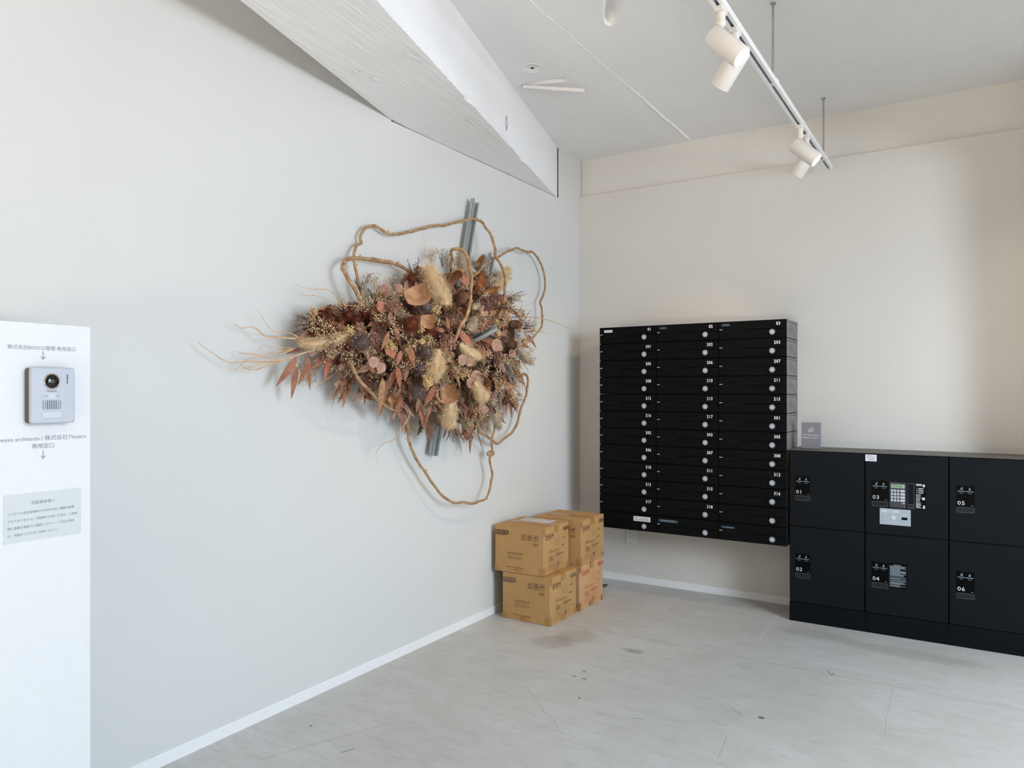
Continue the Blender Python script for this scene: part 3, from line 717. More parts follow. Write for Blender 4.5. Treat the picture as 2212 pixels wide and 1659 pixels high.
    m.text('チラシをポストの上に', .0088, fm @ Matrix.Translation((0, .073, 0)), bold=.01, sx=.95)
    m.text('置かないでください', .0088, fm @ Matrix.Translation((0, .059, 0)), bold=.01, sx=.95)
    m.build('sign_print', 'white_print', o)
lockers()

# ================================================================== wall outlet
def outlet():
    cx, cz = -1.842, .305
    t = empty('wall_outlet', (cx, YB, cz)); tag(t, 'white double wall outlet just under the mailboxes', 'outlet')
    MB().box((-.036, -.009, -.061), (.036, 0, .061), .0025).build('cover_plate', 'outlet_plastic', t)
    o = MB().box((-.0155, -.0108, -.034), (.0155, -.006, .034), .001).build('socket_block', 'outlet_plastic', t)
    m = MB()
    for z in (.017, -.017):
        for x in (-.0063, .0063): m.box((x-.0011, -.0112, z-.005), (x+.0011, -.0106, z+.005))
    m.build('socket_slots', 'outlet_dark', o)
outlet()

# ================================================================== cardboard boxes
def boxes():
    def box(corner, rz, w, d, h, name_bits, label, mat='cardboard', ink='box_ink', bar='box_ink_dark', faint='box_ink', top=False, bulge=0.0):
        """corner = front right bottom corner; the box runs -x by w and +y by d"""
        t = empty('cardboard_box', corner, rz); tag(t, label, 'cardboard box', 'stacked cardboard boxes in the corner')
        bm = bmesh.new(); bmesh.ops.create_cube(bm, size=1)
        for v in bm.verts: v.co = Vector((-w/2+v.co.x*w, d/2+v.co.y*d, h/2+v.co.z*h))
        bmesh.ops.subdivide_edges(bm, edges=bm.edges[:], cuts=6, use_grid_fill=True)
        for v in bm.verts:
            p = v.co; fx = 1-abs(2*(p.x+w/2)/w)**2; fy = 1-abs(2*(p.y-d/2)/d)**2; fz = 1-abs(2*(p.z-h/2)/h)**2
            fx = max(fx, 0); fy = max(fy, 0); fz = max(fz, 0)
            k = .0018+bulge
            nz = noise.noise(p*6+Vector((corner[0]*7, corner[1]*9, corner[2]*11)))
            if abs(p.y) < 1e-5: p.y += -k*fx*fz
            elif abs(p.x) < 1e-5: p.x += k*fy*fz
            elif abs(p.z-h) < 1e-5: p.z += -.001*fx*fy+.001*nz*fx
        bmesh.ops.bevel(bm, geom=[e for e in bm.edges if e.calc_face_angle(0) > 1], offset=.0022, segments=2, affect='EDGES')
        bm.normal_update()
        me = bpy.data.meshes.new('carton'); bm.to_mesh(me); bm.free(); me.materials.append(M[mat])
        o = bpy.data.objects.new('carton', me); COL.objects.link(o); o.parent = t
        kb = .0018+bulge
        F = lambda x, z, e=0: fback((x-w, -kb-.0006-e, z))          # front face, x measured from its left edge
        R = lambda y, z, e=0: fleft((kb+.0006+e, y, z))             # right face, y from the near corner
        # flap seams on the top
        MB().box((-w+.002, d/2-.001, h-.0012), (-.002, d/2+.001, h+.0004)).build('flap_seam', 'box_ink', o)
        # tape: centre strip on top and folded down, corner strips
        def tape(m): m.build('packing_tape', 'box_tape', t)
        tape(MB().box((-w+.002, d/2-.024, h+.0002), (-.001, d/2+.024, h+.0007)))
        tape(MB().rect(0, h-.036, .040, h-.002, R(d/2-.02, 0))); tape(MB().rect(0, .001, .044, .028, F(w/2-.022, 0))); tape(MB().rect(0, .001, .045, .028, R(d/2-.022, 0)))
        tape(MB().rect(0, .002, .019, .040, F(w-.020, 0)).rect(0, .002, .020, .045, R(.0005, 0))); tape(MB().rect(0, .002, .018, .03, F(.001, 0)))
        tape(MB().rect(0, h-.04, .020, h-.002, R(.001, 0))); tape(MB().rect(0, .002, .020, .03, R(d-.022, 0)))
        MB().box((-.0012, -.0010-bulge*.0, .004), (.0012, .0006, h-.004)).build('corner_edge', 'box_edge', t)
        # printing on the front face
        def icons(m, fm, s=.026, gap=.034):
            for k in range(3):
                x = k*gap; m.frame(x, 0, x+s, s*1.15, .0014, fm)
                if k == 0:
                    for q in (.007, .016):
                        m.rect(q, .005, q+.0022, .022, fm); m.add([(q-.003, .019, 0), (q+.005, .019, 0), (q+.0011, .025, 0)], [(0, 1, 2)], 0, False, fm)
                    m.rect(.004, .003, .022, .0045, fm)
                if k == 1:
                    m.add([(x+.008, .017, 0), (x+.018, .017, 0), (x+.013, .008, 0)], [(0, 1, 2)], 0, False, fm); m.rect(x+.0122, .004, x+.0138, .010, fm); m.rect(x+.008, .003, x+.018, .0045, fm); m.rect(x+.009, .018, x+.017, .025, fm)
                    m.rect(x+.003, .006, x+.0055, .018, fm); m.rect(x+.0205, .006, x+.023, .018, fm)
                if k == 2:
                    vs = [(x+.013+.010*math.cos(math.pi*i/8), .014+.009*math.sin(math.pi*i/8), 0) for i in range(9)]
                    m.add(vs, [tuple(range(9))], 0, False, fm); m.rect(x+.0122, .005, x+.0138, .014, fm); m.rect(x+.0095, .004, x+.0138, .0055, fm)
        m = MB(); icons(m, F(w-.128, h-.066, .0003), .026, .036); m.build('handling_icons', ink, t)
        m = MB(); m.frame(w-.062, h-.092, w-.028, h-.078, .001, F(0, 0, .0003)); m.rect(w-.057, h-.087, w-.033, h-.083, F(0, 0, .0003))
        m.rect(.010, h-.052, .070, h-.0495, F(0, 0, .0003)); m.build('small_print', ink, t)
        m = MB(); m.rect(.006, h-.046, .086, h-.026, F(0, 0, .0003)); b = m.build('code_bar', bar, t)
        MB().text(name_bits, .0155, F(.046, h-.036, .0007), bold=.01, sx=.85).build('code_text', mat, b)
        m = MB(); cx = w*.43
        m.text('MILLENNIUM', .0165, F(cx, h*.42, .0003), sx=.92, spacing=1.05); m.text('ORGANICS', .0165, F(cx, h*.42-.024, .0003), sx=.92, spacing=1.25)
        m.rect(cx-.044, h*.42-.0125, cx+.044, h*.42-.0115, F(0, 0, .0003)); m.text('™', .010, F(cx+.052, h*.42+.004, .0003))
        m.build('brand_print', faint, t)
        m = MB(); m.text('ENVIRONMENTALLY FRIENDLY', .0085, F(cx, .030, .0006), sx=.95); m.text('organic by nature', .0085, F(cx, .018, .0006), sx=.95)
        m.build('slogan_print', faint, t)
        # right face
        m = MB(); icons(m, R(.026, h-.062, .0003), .024, .031)
        # pocket mark: U shape
        cy = d/2+.004
        pts = [(-.018, .022), (-.018, -.004)]+[(-.018*math.cos(a), -.004-.016*math.sin(a)) for a in [math.pi*i/8 for i in range(1, 8)]]+[(.018, -.004), (.018, .022)]
        fm = R(cy, h-.082, .0008)
        for (xa, ya), (xb, yb) in zip(pts, pts[1:]):
            v = Vector((xb-xa, yb-ya)).normalized()*.0008; m.add([(xa-v.y, ya+v.x, 0), (xb-v.y, yb+v.x, 0), (xb+v.y, yb-v.x, 0), (xa+v.y, ya-v.x, 0)], [(0, 1, 2, 3)], 0, False, fm)
        for x in (-.007, .007): m.rect(x-.001, .004, x+.001, .009, fm)
        m.rect(-.006, -.004, .006, -.0025, fm)
        rnd = random.Random(int(corner[0]*1000+corner[2]*77))
        for q, (yy, zz, wd) in enumerate(((.06, .125, .035), (.06, .116, .11), (.06, .110, .11), (.06, .092, .03), (.06, .084, .05), (.06, .079, .05), (.06, .074, .04), (.06, .069, .05), (.135, .098, .02), (.135, .090, .09), (.135, .085, .09), (.135, .080, .05), (.20, .130, .03), (.20, .126, .03), (.21, .165, .03), (.215, .17, .025))):
            m.rect(0, 0, min(wd, d-yy-.012), .0022, R(yy, zz*h/.245, .0003))
        m.frame(0, 0, d-.085, .040, .001, R(.055, .022, .0003))
        for k in range(9): m.rect(0, 0, .012, .020, R(.064+k*.0185, .030+rnd.uniform(-.003, .003), .0003)) if k in (5,) else m.frame(0, 0, .013, .016, .0008, R(.064+k*.0185 if .064+k*.0185 < d-.05 else .064, .032, .0003))
        m.build('handling_print', ink, t)
        m = MB(); m.rect(0, 0, .060, .017, R(d-.064, h-.040, .0003)); b = m.build('code_bar', bar, t)
        MB().text(name_bits, .012, R(d-.034, h-.0315, .0007), bold=.01, sx=.8).build('code_text', mat, b)
        # scribbled lines on the top
        m = MB(); fm = Matrix.Translation((-w*.72, .03, h+.0009))
        pts = [(0, 0), (.012, .012), (.03, -.004), (.05, .002), (.07, -.006), (.055, -.010), (.082, -.004)]
        for (xa, ya), (xb, yb) in zip(pts, pts[1:]):
            v = Vector((xb-xa, yb-ya)).normalized()*.0008; m.add([(xa-v.y, ya+v.x, 0), (xb-v.y, yb+v.x, 0), (xb+v.y, yb-v.x, 0), (xa+v.y, ya-v.x, 0)], [(3, 2, 1, 0)], 0, False, fm)
        m.build('top_print', ink, t)
        if top:
            pl = MB().box((-.245, .165, h+.0010), (-.055, .258, h+.0016)).build('shipping_label', 'paper', t)
            m = MB(); tm = Matrix.Translation((-.15, .2115, h+.0019))
            for k in range(6): m.rect(-.085, -.040+k*.014, .02+.012*(k % 3), -.038+k*.014, tm)
            m.rect(.035, .02, .07, .045, tm)
            m.build('label_print', 'grey_plate', pl)
        return t
    h = .244
    box((-1.845, 3.293, 0), math.radians(-1.0), .289, .282, .244, 'MO5003-18N', 'cardboard box on the floor at the front of the stack', ink='box_ink', bar='box_ink_grey', faint='box_ink_faint')
    box((-1.887, 3.300, .2447), math.radians(1.2), .292, .290, .245, 'MO5003-18N', 'cardboard box with white shipping label, topmost at the front', ink='box_ink', bar='box_ink_dark', top=True)
    box((-1.838, 3.607, 0), math.radians(-1.0), .290, .288, .246, 'MO5002-24', 'cardboard box with red printing on the floor at the back', 'cardboard_pale', 'box_ink_red', 'box_ink_red', 'box_ink_red', bulge=.003)
    box((-1.832, 3.612, .2465), math.radians(.2), .298, .298, .243, 'MO5003-18N', 'cardboard box on top of the red printed one at the back')
    # cable loop behind
    P = [(-1.99, 4.16, .004), (-1.955, 4.165, .006), (-1.925, 4.155, .012), (-1.915, 4.13, .016), (-1.93, 4.115, .008), (-1.97, 4.12, .004), (-2.03, 4.15, .004), (-2.1, 4.2, .004)]
    tag(MB().tube(catmull(P, 6), .0032, 8).build('power_cable', 'cable_black'), 'thin dark cable loop lying on floor behind the boxes', 'cable')
boxes()

# ================================================================== white pillar with intercom
def pillar():
    X = -1.87; y0, y1, zt = .745, 1.004, 1.359
    t = empty('sign_pillar', (X, y1, 0)); tag(t, 'white freestanding pillar with grey Japanese notices, at left edge', 'pillar')
    MB().box((XL+.008-X, y0-y1, 0), (0, 0, zt), .002).build('pillar_body', 'pillar_white', t)
    c = .893-y1
    F = lambda y, z, e=0: fleft((.0006+e, y, z))
    def arrow(m, z):
        fm = F(c, z); m.rect(-.0009, -.0072, .0009, .010, fm)
        m.add([(-.006, -.0032, .0002), (-.0045, -.0022, .0002), (-.0001, -.0075, .0002), (-.0001, -.010, .0002)], [(0, 3, 2, 1)], 0, False, fm)
        m.add([(.006, -.0032, .0002), (.0045, -.0022, .0002), (.0001, -.0075, .0002), (.0001, -.010, .0002)], [(0, 1, 2, 3)], 0, False, fm)
    m = MB(); m.text('株式会社BOSCO管理 専用窓口', .0111, F(c-.001, 1.300), bold=.004, sx=1.0); arrow(m, 1.283); m.build('lettering', 'sign_print', t)
    m = MB(); m.text('wyes architects / 株式会社Theatre', .0131, F(c+.0995, 1.0875), 'RIGHT', bold=.004, sx=1.02); m.text('専用窓口', .0128, F(c, 1.069), bold=.004); arrow(m, 1.049); m.build('lettering', 'sign_print', t)
    n = MB().box((0, c-.085, .850), (.0008, c+.087, .962)).build('notice_card', 'notice_grey', t)
    m = MB(); m.text('宅配業者様へ', .0088, F(c, .938, .0006), bold=.004)
    for k, s in enumerate(('レジデンス居住者様向けのお呼び出し機器は設置', 'されておりません。宅配物のお渡し方法は、入居者', '様に直接お電話でご確認ください。ご不在の場合', 'は、宅配ボックスをご利用ください。')):
        m.text(s, .0069, F(c-.077, .917-.0165*k, .0006), 'LEFT', bold=.006, spacing=.95)
    m.build('notice_text', 'sign_print', n)
    # intercom on the pillar face
    cy, cz = .901, 1.189
    t = empty('intercom', (X, cy, cz)); tag(t, 'silver video door intercom mounted on the white pillar', 'intercom')
    w, h = .098, .131
    B = lambda y, z, x: fleft((x, y, z))
    MB().rbox(w-.002, h-.002, .021, .007, B(0, 0, .0008), bev=.001).build('back_housing', 'intercom_dark', t)
    fr = MB().rbox(w, h, .010, .007, B(0, 0, .0215), seg=6, bev=.0022).build('front_panel', 'intercom_silver', t)
    e = .0318
    MB().lathe((e-.001, -.004, .033), (1, 0, 0), [(0, .0185), (.003, .0183), (.004, .0165), (.0025, .0155)], 36).build('camera_ring', 'lens_ring', t)
    l = MB().lathe((e-.001, -.004, .033), (1, 0, 0), [(.002, .016), (.0045, .0125), (.006, .008), (.0065, 0)], 36).build('camera_lens', 'lens_black', t)
    MB().lathe((e+.0046, -.004, .033), (1, 0, 0), [(0, .0065), (.0015, .004), (.0018, 0)], 20).build('lens_core', 'panel_grey', l)
    MB().rect(-.0014, -.002, .0014, .012, B(.031, .038, e)).rect(-.0014, -.010, .0014, -.003, B(.031, .038, e)).build('indicator_slit', 'slot_dark', t)
    MB().text('Panasonic', .0052, B(-.004, .0105, e), bold=.025, sx=1.1).build('maker_name', 'slot_dark', t)
    o = MB().rbox(.044, .0125, .0008, .001, B(-.004, -.0015, e)).build('light_window', 'button_white', t)
    MB().rbox(.0105, .008, .0006, .001, B(-.018, -.0015, e+.0008)).rbox(.0105, .008, .0006, .001, B(.010, -.0015, e+.0008)).build('light_dots', 'grey_plate', o)
    m = MB()
    for k in range(9): m.rect(-.0006 if k in (0, 1, 7, 8) else -.0011, -.0105, .0006 if k in (0, 1, 7, 8) else .0011, .0105, B(-.0232+k*.0048, -.022, e+.0002))
    m.build('speaker_slots', 'slot_dark', t)
    MB().rbox(.044, .0145, .0018, .0015, B(-.004, -.0455, e), bev=.0006).build('call_button', 'button_white', t)
pillar()

# ================================================================== dried flower piece on the left wall
def flowers():
    R = random.Random(11)
    base = on_wall(930, 745, 0); root = empty('dried_flower_arrangement', base)
    tag(root, 'large wall-hung dried flower arrangement with looping vines and steel channels', 'flower arrangement')
    O = base
    def W_(px, py, d): return on_wall(px, py, d)-O
    class FB(MB):
        pass
    c1 = lambda p: (420+p[0]*.2652, 400+p[1]*.2652)
    c2 = lambda p: (800+p[0]*.2773, 400+p[1]*.2773)
    c3 = lambda p: (560+p[0]*.2049, 700+p[1]*.2049)
    c4 = lambda p: (840+p[0]*.2411, 700+p[1]*.2411)
    def path(fn, pts, d0, d1, dm=None):
        n = len(pts); out = []
        for i, p in enumerate(pts):
            t = i/(n-1); d = d0+(d1-d0)*t
            if dm is not None: d = (1-t)**2*d0+2*t*(1-t)*dm*1.0+t*t*d1
            out.append(W_(*fn(p), d))
        return out
    # ---- vines
    def vine(P, r0, r1, seed=0, knob=True):
        C = catmull(P, 8); n = len(C)
        for i, p in enumerate(C): p += Vector((noise.noise(p*24+Vector((seed, 0, 0)))*.0035, noise.noise(p*24+Vector((0, seed, 5)))*.0035, noise.noise(p*24+Vector((3, 0, seed)))*.0035))
        m = MB().tube(C, lambda t: .84*(r0+(r1-r0)*t)*(1+.14*noise.noise(Vector((t*n*.22, seed, 0)))), 9)
        if knob:
            for i in range(5, n-5, 23):
                p = C[i]; v = Vector((.3, R.uniform(-1, 1), R.uniform(-1, 1))).normalized(); m.cyl(p, p+v*(r0*1.9), r0*.5, r0*.25, n=6)
        return m.build('vine', 'vine_wood', root)
    V1 = [c1(p) for p in ((1395, 960), (1380, 920), (1340, 800), (1318, 700), (1300, 590), (1303, 530), (1325, 492), (1358, 470), (1353, 420), (1385, 360), (1440, 333), (1500, 345), (1560, 385), (1610, 402))]
    V1 += [c2(p) for p in ((290, 368), (340, 355), (400, 342), (460, 325), (520, 315), (590, 312), (660, 295), (720, 280), (770, 265), (820, 265), (870, 290), (900, 335), (935, 380), (955, 440), (970, 500), (975, 550), (1010, 610), (1040, 670), (1050, 750), (1045, 850), (1030, 950), (1010, 1010), (970, 1070), (930, 1110))]
    def dist(pts, ds):
        n = len(pts); k = len(ds)-1; out = []
        for i, p in enumerate(pts):
            t = i/(n-1)*k; a = min(int(t), k-1); d = ds[a]+(ds[a+1]-ds[a])*(t-a); out.append(W_(p[0], p[1], d))
        return out
    vine(dist(V1, (.10, .03, .04, .05, .10, .20, .16)), .0075, .0085, 1)
    V2 = [c1(p) for p in ((1290, 1050), (1335, 995), (1358, 940), (1330, 895), (1290, 820), (1240, 740), (1207, 675), (1215, 630), (1250, 602), (1320, 593), (1400, 598), (1500, 610), (1600, 635))]+[c2(p) for p in ((0, 577), (100, 590), (200, 615), (270, 650), (330, 690), (410, 740), (450, 770))]
    vine(dist(V2, (.12, .12, .06, .05, .06, .10)), .0095, .009, 2)
    V3 = [c2(p) for p in ((635, 760), (630, 700), (628, 640), (635, 570), (627, 520), (650, 500), (700, 497), (740, 530), (765, 590), (775, 650), (790, 710), (785, 800), (775, 900), (765, 980), (735, 1050), (700, 1100), (670, 1190), (640, 1230))]
    vine(dist(V3, (.10, .16, .24, .30, .33, .30)), .0085, .0095, 3)
    V4 = [c2(p) for p in ((740, 800), (790, 720), (840, 680), (880, 630), (940, 595), (990, 560), (1060, 520), (1100, 505), (1145, 490), (1220, 520), (1265, 520), (1310, 580), (1345, 660), (1362, 740), (1355, 830), (1325, 910), (1335, 960), (1340, 1030), (1330, 1110), (1300, 1150), (1240, 1210), (1195, 1255), (1160, 1290))]
    vine(dist(V4, (.16, .14, .08, .05, .05, .07, .10)), .0075, .0072, 4)
    V5 = [c2(p) for p in ((980, 840), (1040, 890), (1090, 940), (1140, 1000), (1170, 1025), (1195, 1020), (1180, 995), (1160, 990), (1150, 1010), (1165, 1040), (1185, 1060), (1180, 1110), (1165, 1140))]
    vine(dist(V5, (.14, .18, .20, .17)), .0085, .008, 5, False)
    V6 = [c4(p) for p in ((1040, 430), (1080, 420), (1140, 430), (1180, 465), (1215, 445), (1245, 480), (1245, 560), (1225, 650), (1190, 740), (1170, 820), (1140, 910), (1090, 980), (1030, 1030), (970, 1070), (930, 1045), (870, 1000), (820, 975), (800, 910), (770, 850), (740, 790), (710, 740))]
    vine(dist(V6, (.14, .09, .06, .06, .09, .12)), .0078, .0085, 6)
    V7 = [c4(p) for p in ((180, 760), (170, 820), (170, 900), (175, 1000), (200, 1110), (240, 1200), (300, 1290), (350, 1370), (410, 1450), (470, 1530), (540, 1580), (600, 1605), (680, 1595), (740, 1610), (800, 1590), (870, 1560), (900, 1490), (915, 1420), (925, 1350), (910, 1260), (905, 1190), (925, 1130), (920, 1050), (940, 960), (960, 880), (985, 790), (1000, 710), (990, 640))]
    vine(dist(V7, (.10, .07, .08, .09, .07, .08, .12)), .0078, .0068, 7)
    kn = W_(*c4((912, 1170)), .075); m = MB()
    m.tube([kn+Vector((math.cos(a)*.006, math.cos(a*1.0)*.020, .006+math.sin(a)*.011)) for a in [2*math.pi*i/20*1.6 for i in range(20)]], .0058, 8)
    m.build('vine_knot', 'vine_wood', root)
    V8 = [c3(p) for p in ((960, 400), (985, 460), (1030, 550), (1100, 640), (1180, 730), (1250, 800), (1330, 860), (1440, 910), (1540, 905), (1640, 920), (1680, 930))]
    vine(dist(V8, (.22, .20, .13, .08)), .0085, .0068, 8)
    # ---- pale thin twigs
    def twig(pts, d0, d1, r0=.0022, mat='twig_pale', name='twig'):
        P = []
        n = len(pts)
        for i, p in enumerate(pts): P.append(W_(p[0], p[1], d0+(d1-d0)*i/(n-1)))
        MB().tube(catmull(P, 5), lambda t: r0*(1-.75*t)+.0003, 6).build(name, mat, root)
    for fn, pts, r in ((c1, ((980, 1340), (830, 1385), (720, 1430), (600, 1440), (400, 1435), (270, 1440), (130, 1355), (30, 1280)), .0034), (c1, ((980, 1245), (850, 1250), (680, 1240), (570, 1225), (520, 1180), (460, 1155), (380, 1165), (320, 1130)), .0036),
                       (c1, ((850, 1245), (780, 1205), (680, 1200), (600, 1150), (550, 1070), (515, 1005)), .002), (c1, ((720, 1425), (600, 1440), (470, 1480), (370, 1500), (280, 1500)), .002), (c1, ((800, 1400), (720, 1425), (600, 1465), (500, 1505), (430, 1495), (360, 1450)), .0028),
                       (c1, ((1260, 1275), (1130, 1305), (1000, 1330), (880, 1330), (760, 1345), (660, 1360), (560, 1385), (480, 1375), (380, 1370), (370, 1355)), .004), (c1, ((1310, 985), (1200, 970), (1080, 930), (990, 900), (900, 895), (850, 880)), .0016),
                       (c1, ((1230, 985), (1190, 950), (1140, 890), (1080, 850), (970, 840)), .002), (c1, ((1080, 850), (960, 850), (870, 825), (820, 800)), .0012), (c1, ((1340, 965), (1320, 950), (1250, 905), (1180, 865)), .0014),
                       (c1, ((800, 1340), (720, 1370), (640, 1410), (520, 1400), (430, 1420), (370, 1470), (320, 1530)), .0018), (c1, ((800, 1330), (760, 1325), (640, 1320), (560, 1310), (530, 1330)), .0014), (c1, ((1200, 1290), (1180, 1255), (1060, 1310), (940, 1335), (880, 1310)), .0026),
                       (c1, ((1305, 1245), (1240, 1190), (1215, 1140), (1205, 1115)), .0034), (c1, ((1600, 1190), (1520, 1205), (1440, 1185), (1410, 1155), (1385, 1170), (1370, 1215)), .003), (c1, ((1540, 1290), (1480, 1310), (1430, 1295), (1400, 1275)), .003),
                       (c3, ((1010, 455), (985, 475), (920, 495), (830, 505), (740, 560), (650, 620), (590, 675)), .004), (c3, ((985, 500), (960, 545), (900, 570), (850, 575)), .0016), (c3, ((1210, 765), (1130, 790), (1050, 800), (960, 825), (880, 830)), .0022),
                       (c3, ((1600, 930), (1550, 1030), (1500, 1100), (1450, 1180), (1400, 1230), (1350, 1245), (1280, 1290), (1240, 1340), (1230, 1400), (1250, 1475)), .0022), (c3, ((1440, 1190), (1400, 1235), (1370, 1265)), .001),
                       (c2, ((1150, 1015), (1200, 1025), (1280, 1030), (1360, 1045), (1440, 1070), (1500, 1095), (1580, 1135)), .0042), (c2, ((1150, 1140), (1210, 1135), (1320, 1140), (1370, 1155), (1415, 1158)), .003), (c2, ((1120, 1200), (1150, 1205), (1200, 1206), (1255, 1208)), .0028),
                       (c2, ((445, 640), (440, 600), (430, 520), (415, 400), (398, 365)), .0012), (c4, ((1160, 260), (1185, 300), (1200, 350), (1240, 400), (1255, 450)), .003), (c4, ((1120, 440), (1160, 480), (1200, 520), (1250, 548)), .0026), (c4, ((1140, 430), (1180, 500), (1195, 560), (1200, 600)), .003),
                       (c2, ((575, 1030), (585, 960), (588, 860), (585, 700)), .0024), (c3, ((1330, 715), (1380, 680), (1440, 670), (1480, 655)), .003)):
        twig([fn(p) for p in pts], .12, .05 if fn is not c2 else .10, r)
    # ---- steel channels
    def channel(a, b, up, w=.045, hgt=.019, th=.0016):
        a = Vector(a); b = Vector(b); d = (b-a).normalized(); n = Vector(up); n = (n-d*n.dot(d)).normalized(); s = d.cross(n); L = (b-a).length
        Mx = Matrix((s, d, n)).transposed().to_4x4(); Mx.translation = a
        m = MB(); m.box((-w/2, 0, 0), (w/2, L, th), Mx=Mx); m.box((-w/2, 0, 0), (-w/2+th, L, hgt), Mx=Mx); m.box((w/2-th, 0, 0), (w/2, L, hgt), Mx=Mx)
        m.box((-w/2, 0, hgt-th), (-w/2+.009, L, hgt), Mx=Mx); m.box((w/2-.009, 0, hgt-th), (w/2, L, hgt), Mx=Mx)
        m.box((-.005, 0, th), (.005, L, th+.004), .001, Mx=Mx)
        return m.build('steel_channel', 'galvanised', root)
    channel(W_(932, 983, .03), W_(1023, 434, .03), (1, 0, 0), .05)
    channel(W_(1040, 640, .04), W_(1059, 551, .04), (1, 0, 0), .045)
    channel(W_(995, 752, .20), W_(1075, 710, .36), (.5, -.3, .8), .036)
    channel(W_(1090, 780, .12), W_(1102, 822, .24), (.5, .5, .6), .034)
    channel(W_(1018, 851, .18), W_(1044, 868, .29), (.4, .2, .9), .034)
    # ---- plant pieces
    def frame_of(d, n):
        d = d.normalized(); s = d.cross(n)
        s = s.normalized() if s.length > 1e-6 else d.orthogonal().normalized()
        return d, s, s.cross(d)
    def leaf(m, p, d, n, L, Wd, bend=.3, kind='long', cup=.25, twist=0.0):
        d, s, u = frame_of(d, n); rows = 8 if kind != 'oak' else 12; vs = []
        cur = Vector(p)
        for i in range(rows+1):
            t = i/rows
            if kind == 'long': w = (math.sin(math.pi*min(1, t**.75))**.8)*(1-.25*t) if 0 < t < 1 else .02
            elif kind == 'round': w = math.sqrt(max(0, 1-(2*t-1)**2))**.8 if 0 < t < 1 else .05
            else: w = (math.sin(math.pi*min(1, t**.8))**.7)*(1+.30*math.sin(t*math.pi*7)) if 0 < t < 1 else .04
            a = bend*t; dd = (d*math.cos(a)+u*-math.sin(a)); uu = (u*math.cos(a)+d*math.sin(a))
            if i: cur = cur+dd*(L/rows)
            tw = twist*t; ss = s*math.cos(tw)+uu*math.sin(tw); un = uu*math.cos(tw)-s*math.sin(tw)
            for k in (-1, -.5, 0, .5, 1): vs.append(cur+ss*(k*w*Wd/2)+un*(abs(k)*cup*w*Wd/2))
        m.add(vs, [(i*5+k, i*5+k+1, (i+1)*5+k+1, (i+1)*5+k) for i in range(rows) for k in range(4)], 0, True)
    def rv(a=1): return Vector((R.uniform(-a, a), R.uniform(-a, a), R.uniform(-a, a)))
    def sprig(p, d, n, kind, count, L, Wd, stem, mat, name):
        m = MB(); d = d.normalized(); pts = [p+d*stem*t+Vector((0, 0, -.02*t*t)) for t in (0, .25, .5, .75, 1)]
        m.tube(pts, .0014, 5)
        for i in range(count):
            t = .15+.85*i/max(1, count-1); q = p+d*stem*t+Vector((0, 0, -.02*t*t)); side = (1 if i % 2 else -1)
            s = d.cross(n).normalized()*side
            spread = .9 if kind == 'round' else .45
            ld = (d*(.6+R.random()*.4)+s*spread*(1-.5*t)+rv(.35)).normalized()
            if kind == 'long': ld = (ld+Vector((0, 0, -.5))).normalized()
            nn = (n+rv(.5)).normalized(); k = R.uniform(.75, 1.15)
            leaf(m, q, ld, nn, L*k, Wd*k, R.uniform(-.3, .7), kind, R.uniform(.05, .35), R.uniform(-.5, .5))
        return m.build(name, mat, root)
    def plume(p, q, w, mat, dens=900, name='pampas_plume'):
        p = Vector(p); q = Vector(q); ax = q-p; L = ax.length; d = ax.normalized(); m = MB()
        sag = Vector((0, 0, -.015))
        def cen(t): return p+ax*t+sag*math.sin(t*math.pi)
        m.tube([cen(t/6) for t in range(7)], lambda t: w*.20*math.sin(math.pi*min(1, .08+t*.9))**.7+.002, 10)
        for i in range(int(dens*4.2)):
            t = R.random()**.85; r = w*.52*math.sin(math.pi*min(1, .10+t*.84))**.6
            v = rv(); v = (v-d*v.dot(d)).normalized(); b = cen(t)+v*r*R.uniform(.15, .95)
            hl = R.uniform(.012, .036)*(w/.07)**.7; tip = b+(d*R.uniform(.3, 1.1)+v*R.uniform(.1, 1.0)+rv(.45)).normalized()*hl
            s = (tip-b).cross(rv()).normalized()*.00045
            m.add([b-s, b+s, tip], [(0, 1, 2)])
        return m.build(name, mat, root)
    def baby(p, d, n, size, cnt, name='tiny_flower_sprig', mat=('bud_cream', 'stem_tan')):
        m = MB(); d = d.normalized()
        for i in range(5):
            e = p+(d+rv(.55)).normalized()*size*R.uniform(.6, 1); m.tube([p, p.lerp(e, .5)+rv(.006), e], .0007, 3, 1, False)
            for k in range(cnt//5):
                b = e+rv(.9).normalized()*R.uniform(.004, size*.42); a = p.lerp(e, R.uniform(.55, 1))
                m.tube([a, b], .0004, 3, 1, False); m.ball(b, R.uniform(.0019, .0034), 0, True)
        return m.build(name, list(mat), root)
    def cluster(p, n, r, mat, name='flower_cluster'):
        m = MB(); n = n.normalized(); cnt = int(70*(r/.03)**1.5)
        for i in range(cnt):
            v = rv().normalized(); 
            if v.dot(n) < -.3: v = -v
            q = p+v*r*R.uniform(.72, 1.02)*Vector((1, 1, .8)).length/1.62
            m.ball(q, R.uniform(.0035, .0065), 0, True)
        m.ball(p, r*.72)
        return m.build(name, mat, root)
    def thistle(p, r, mat, name='thistle_head', spikes=420):
        m = MB(); m.ball(p, r*.62)
        for i in range(spikes):
            v = rv().normalized(); s = v.orthogonal().normalized()*.0009; m.add([p+v*r*.5-s, p+v*r*.5+s, p+(v+rv(.15))*r*R.uniform(.8, 1.15)], [(0, 1, 2)])
        return m.build(name, mat, root)
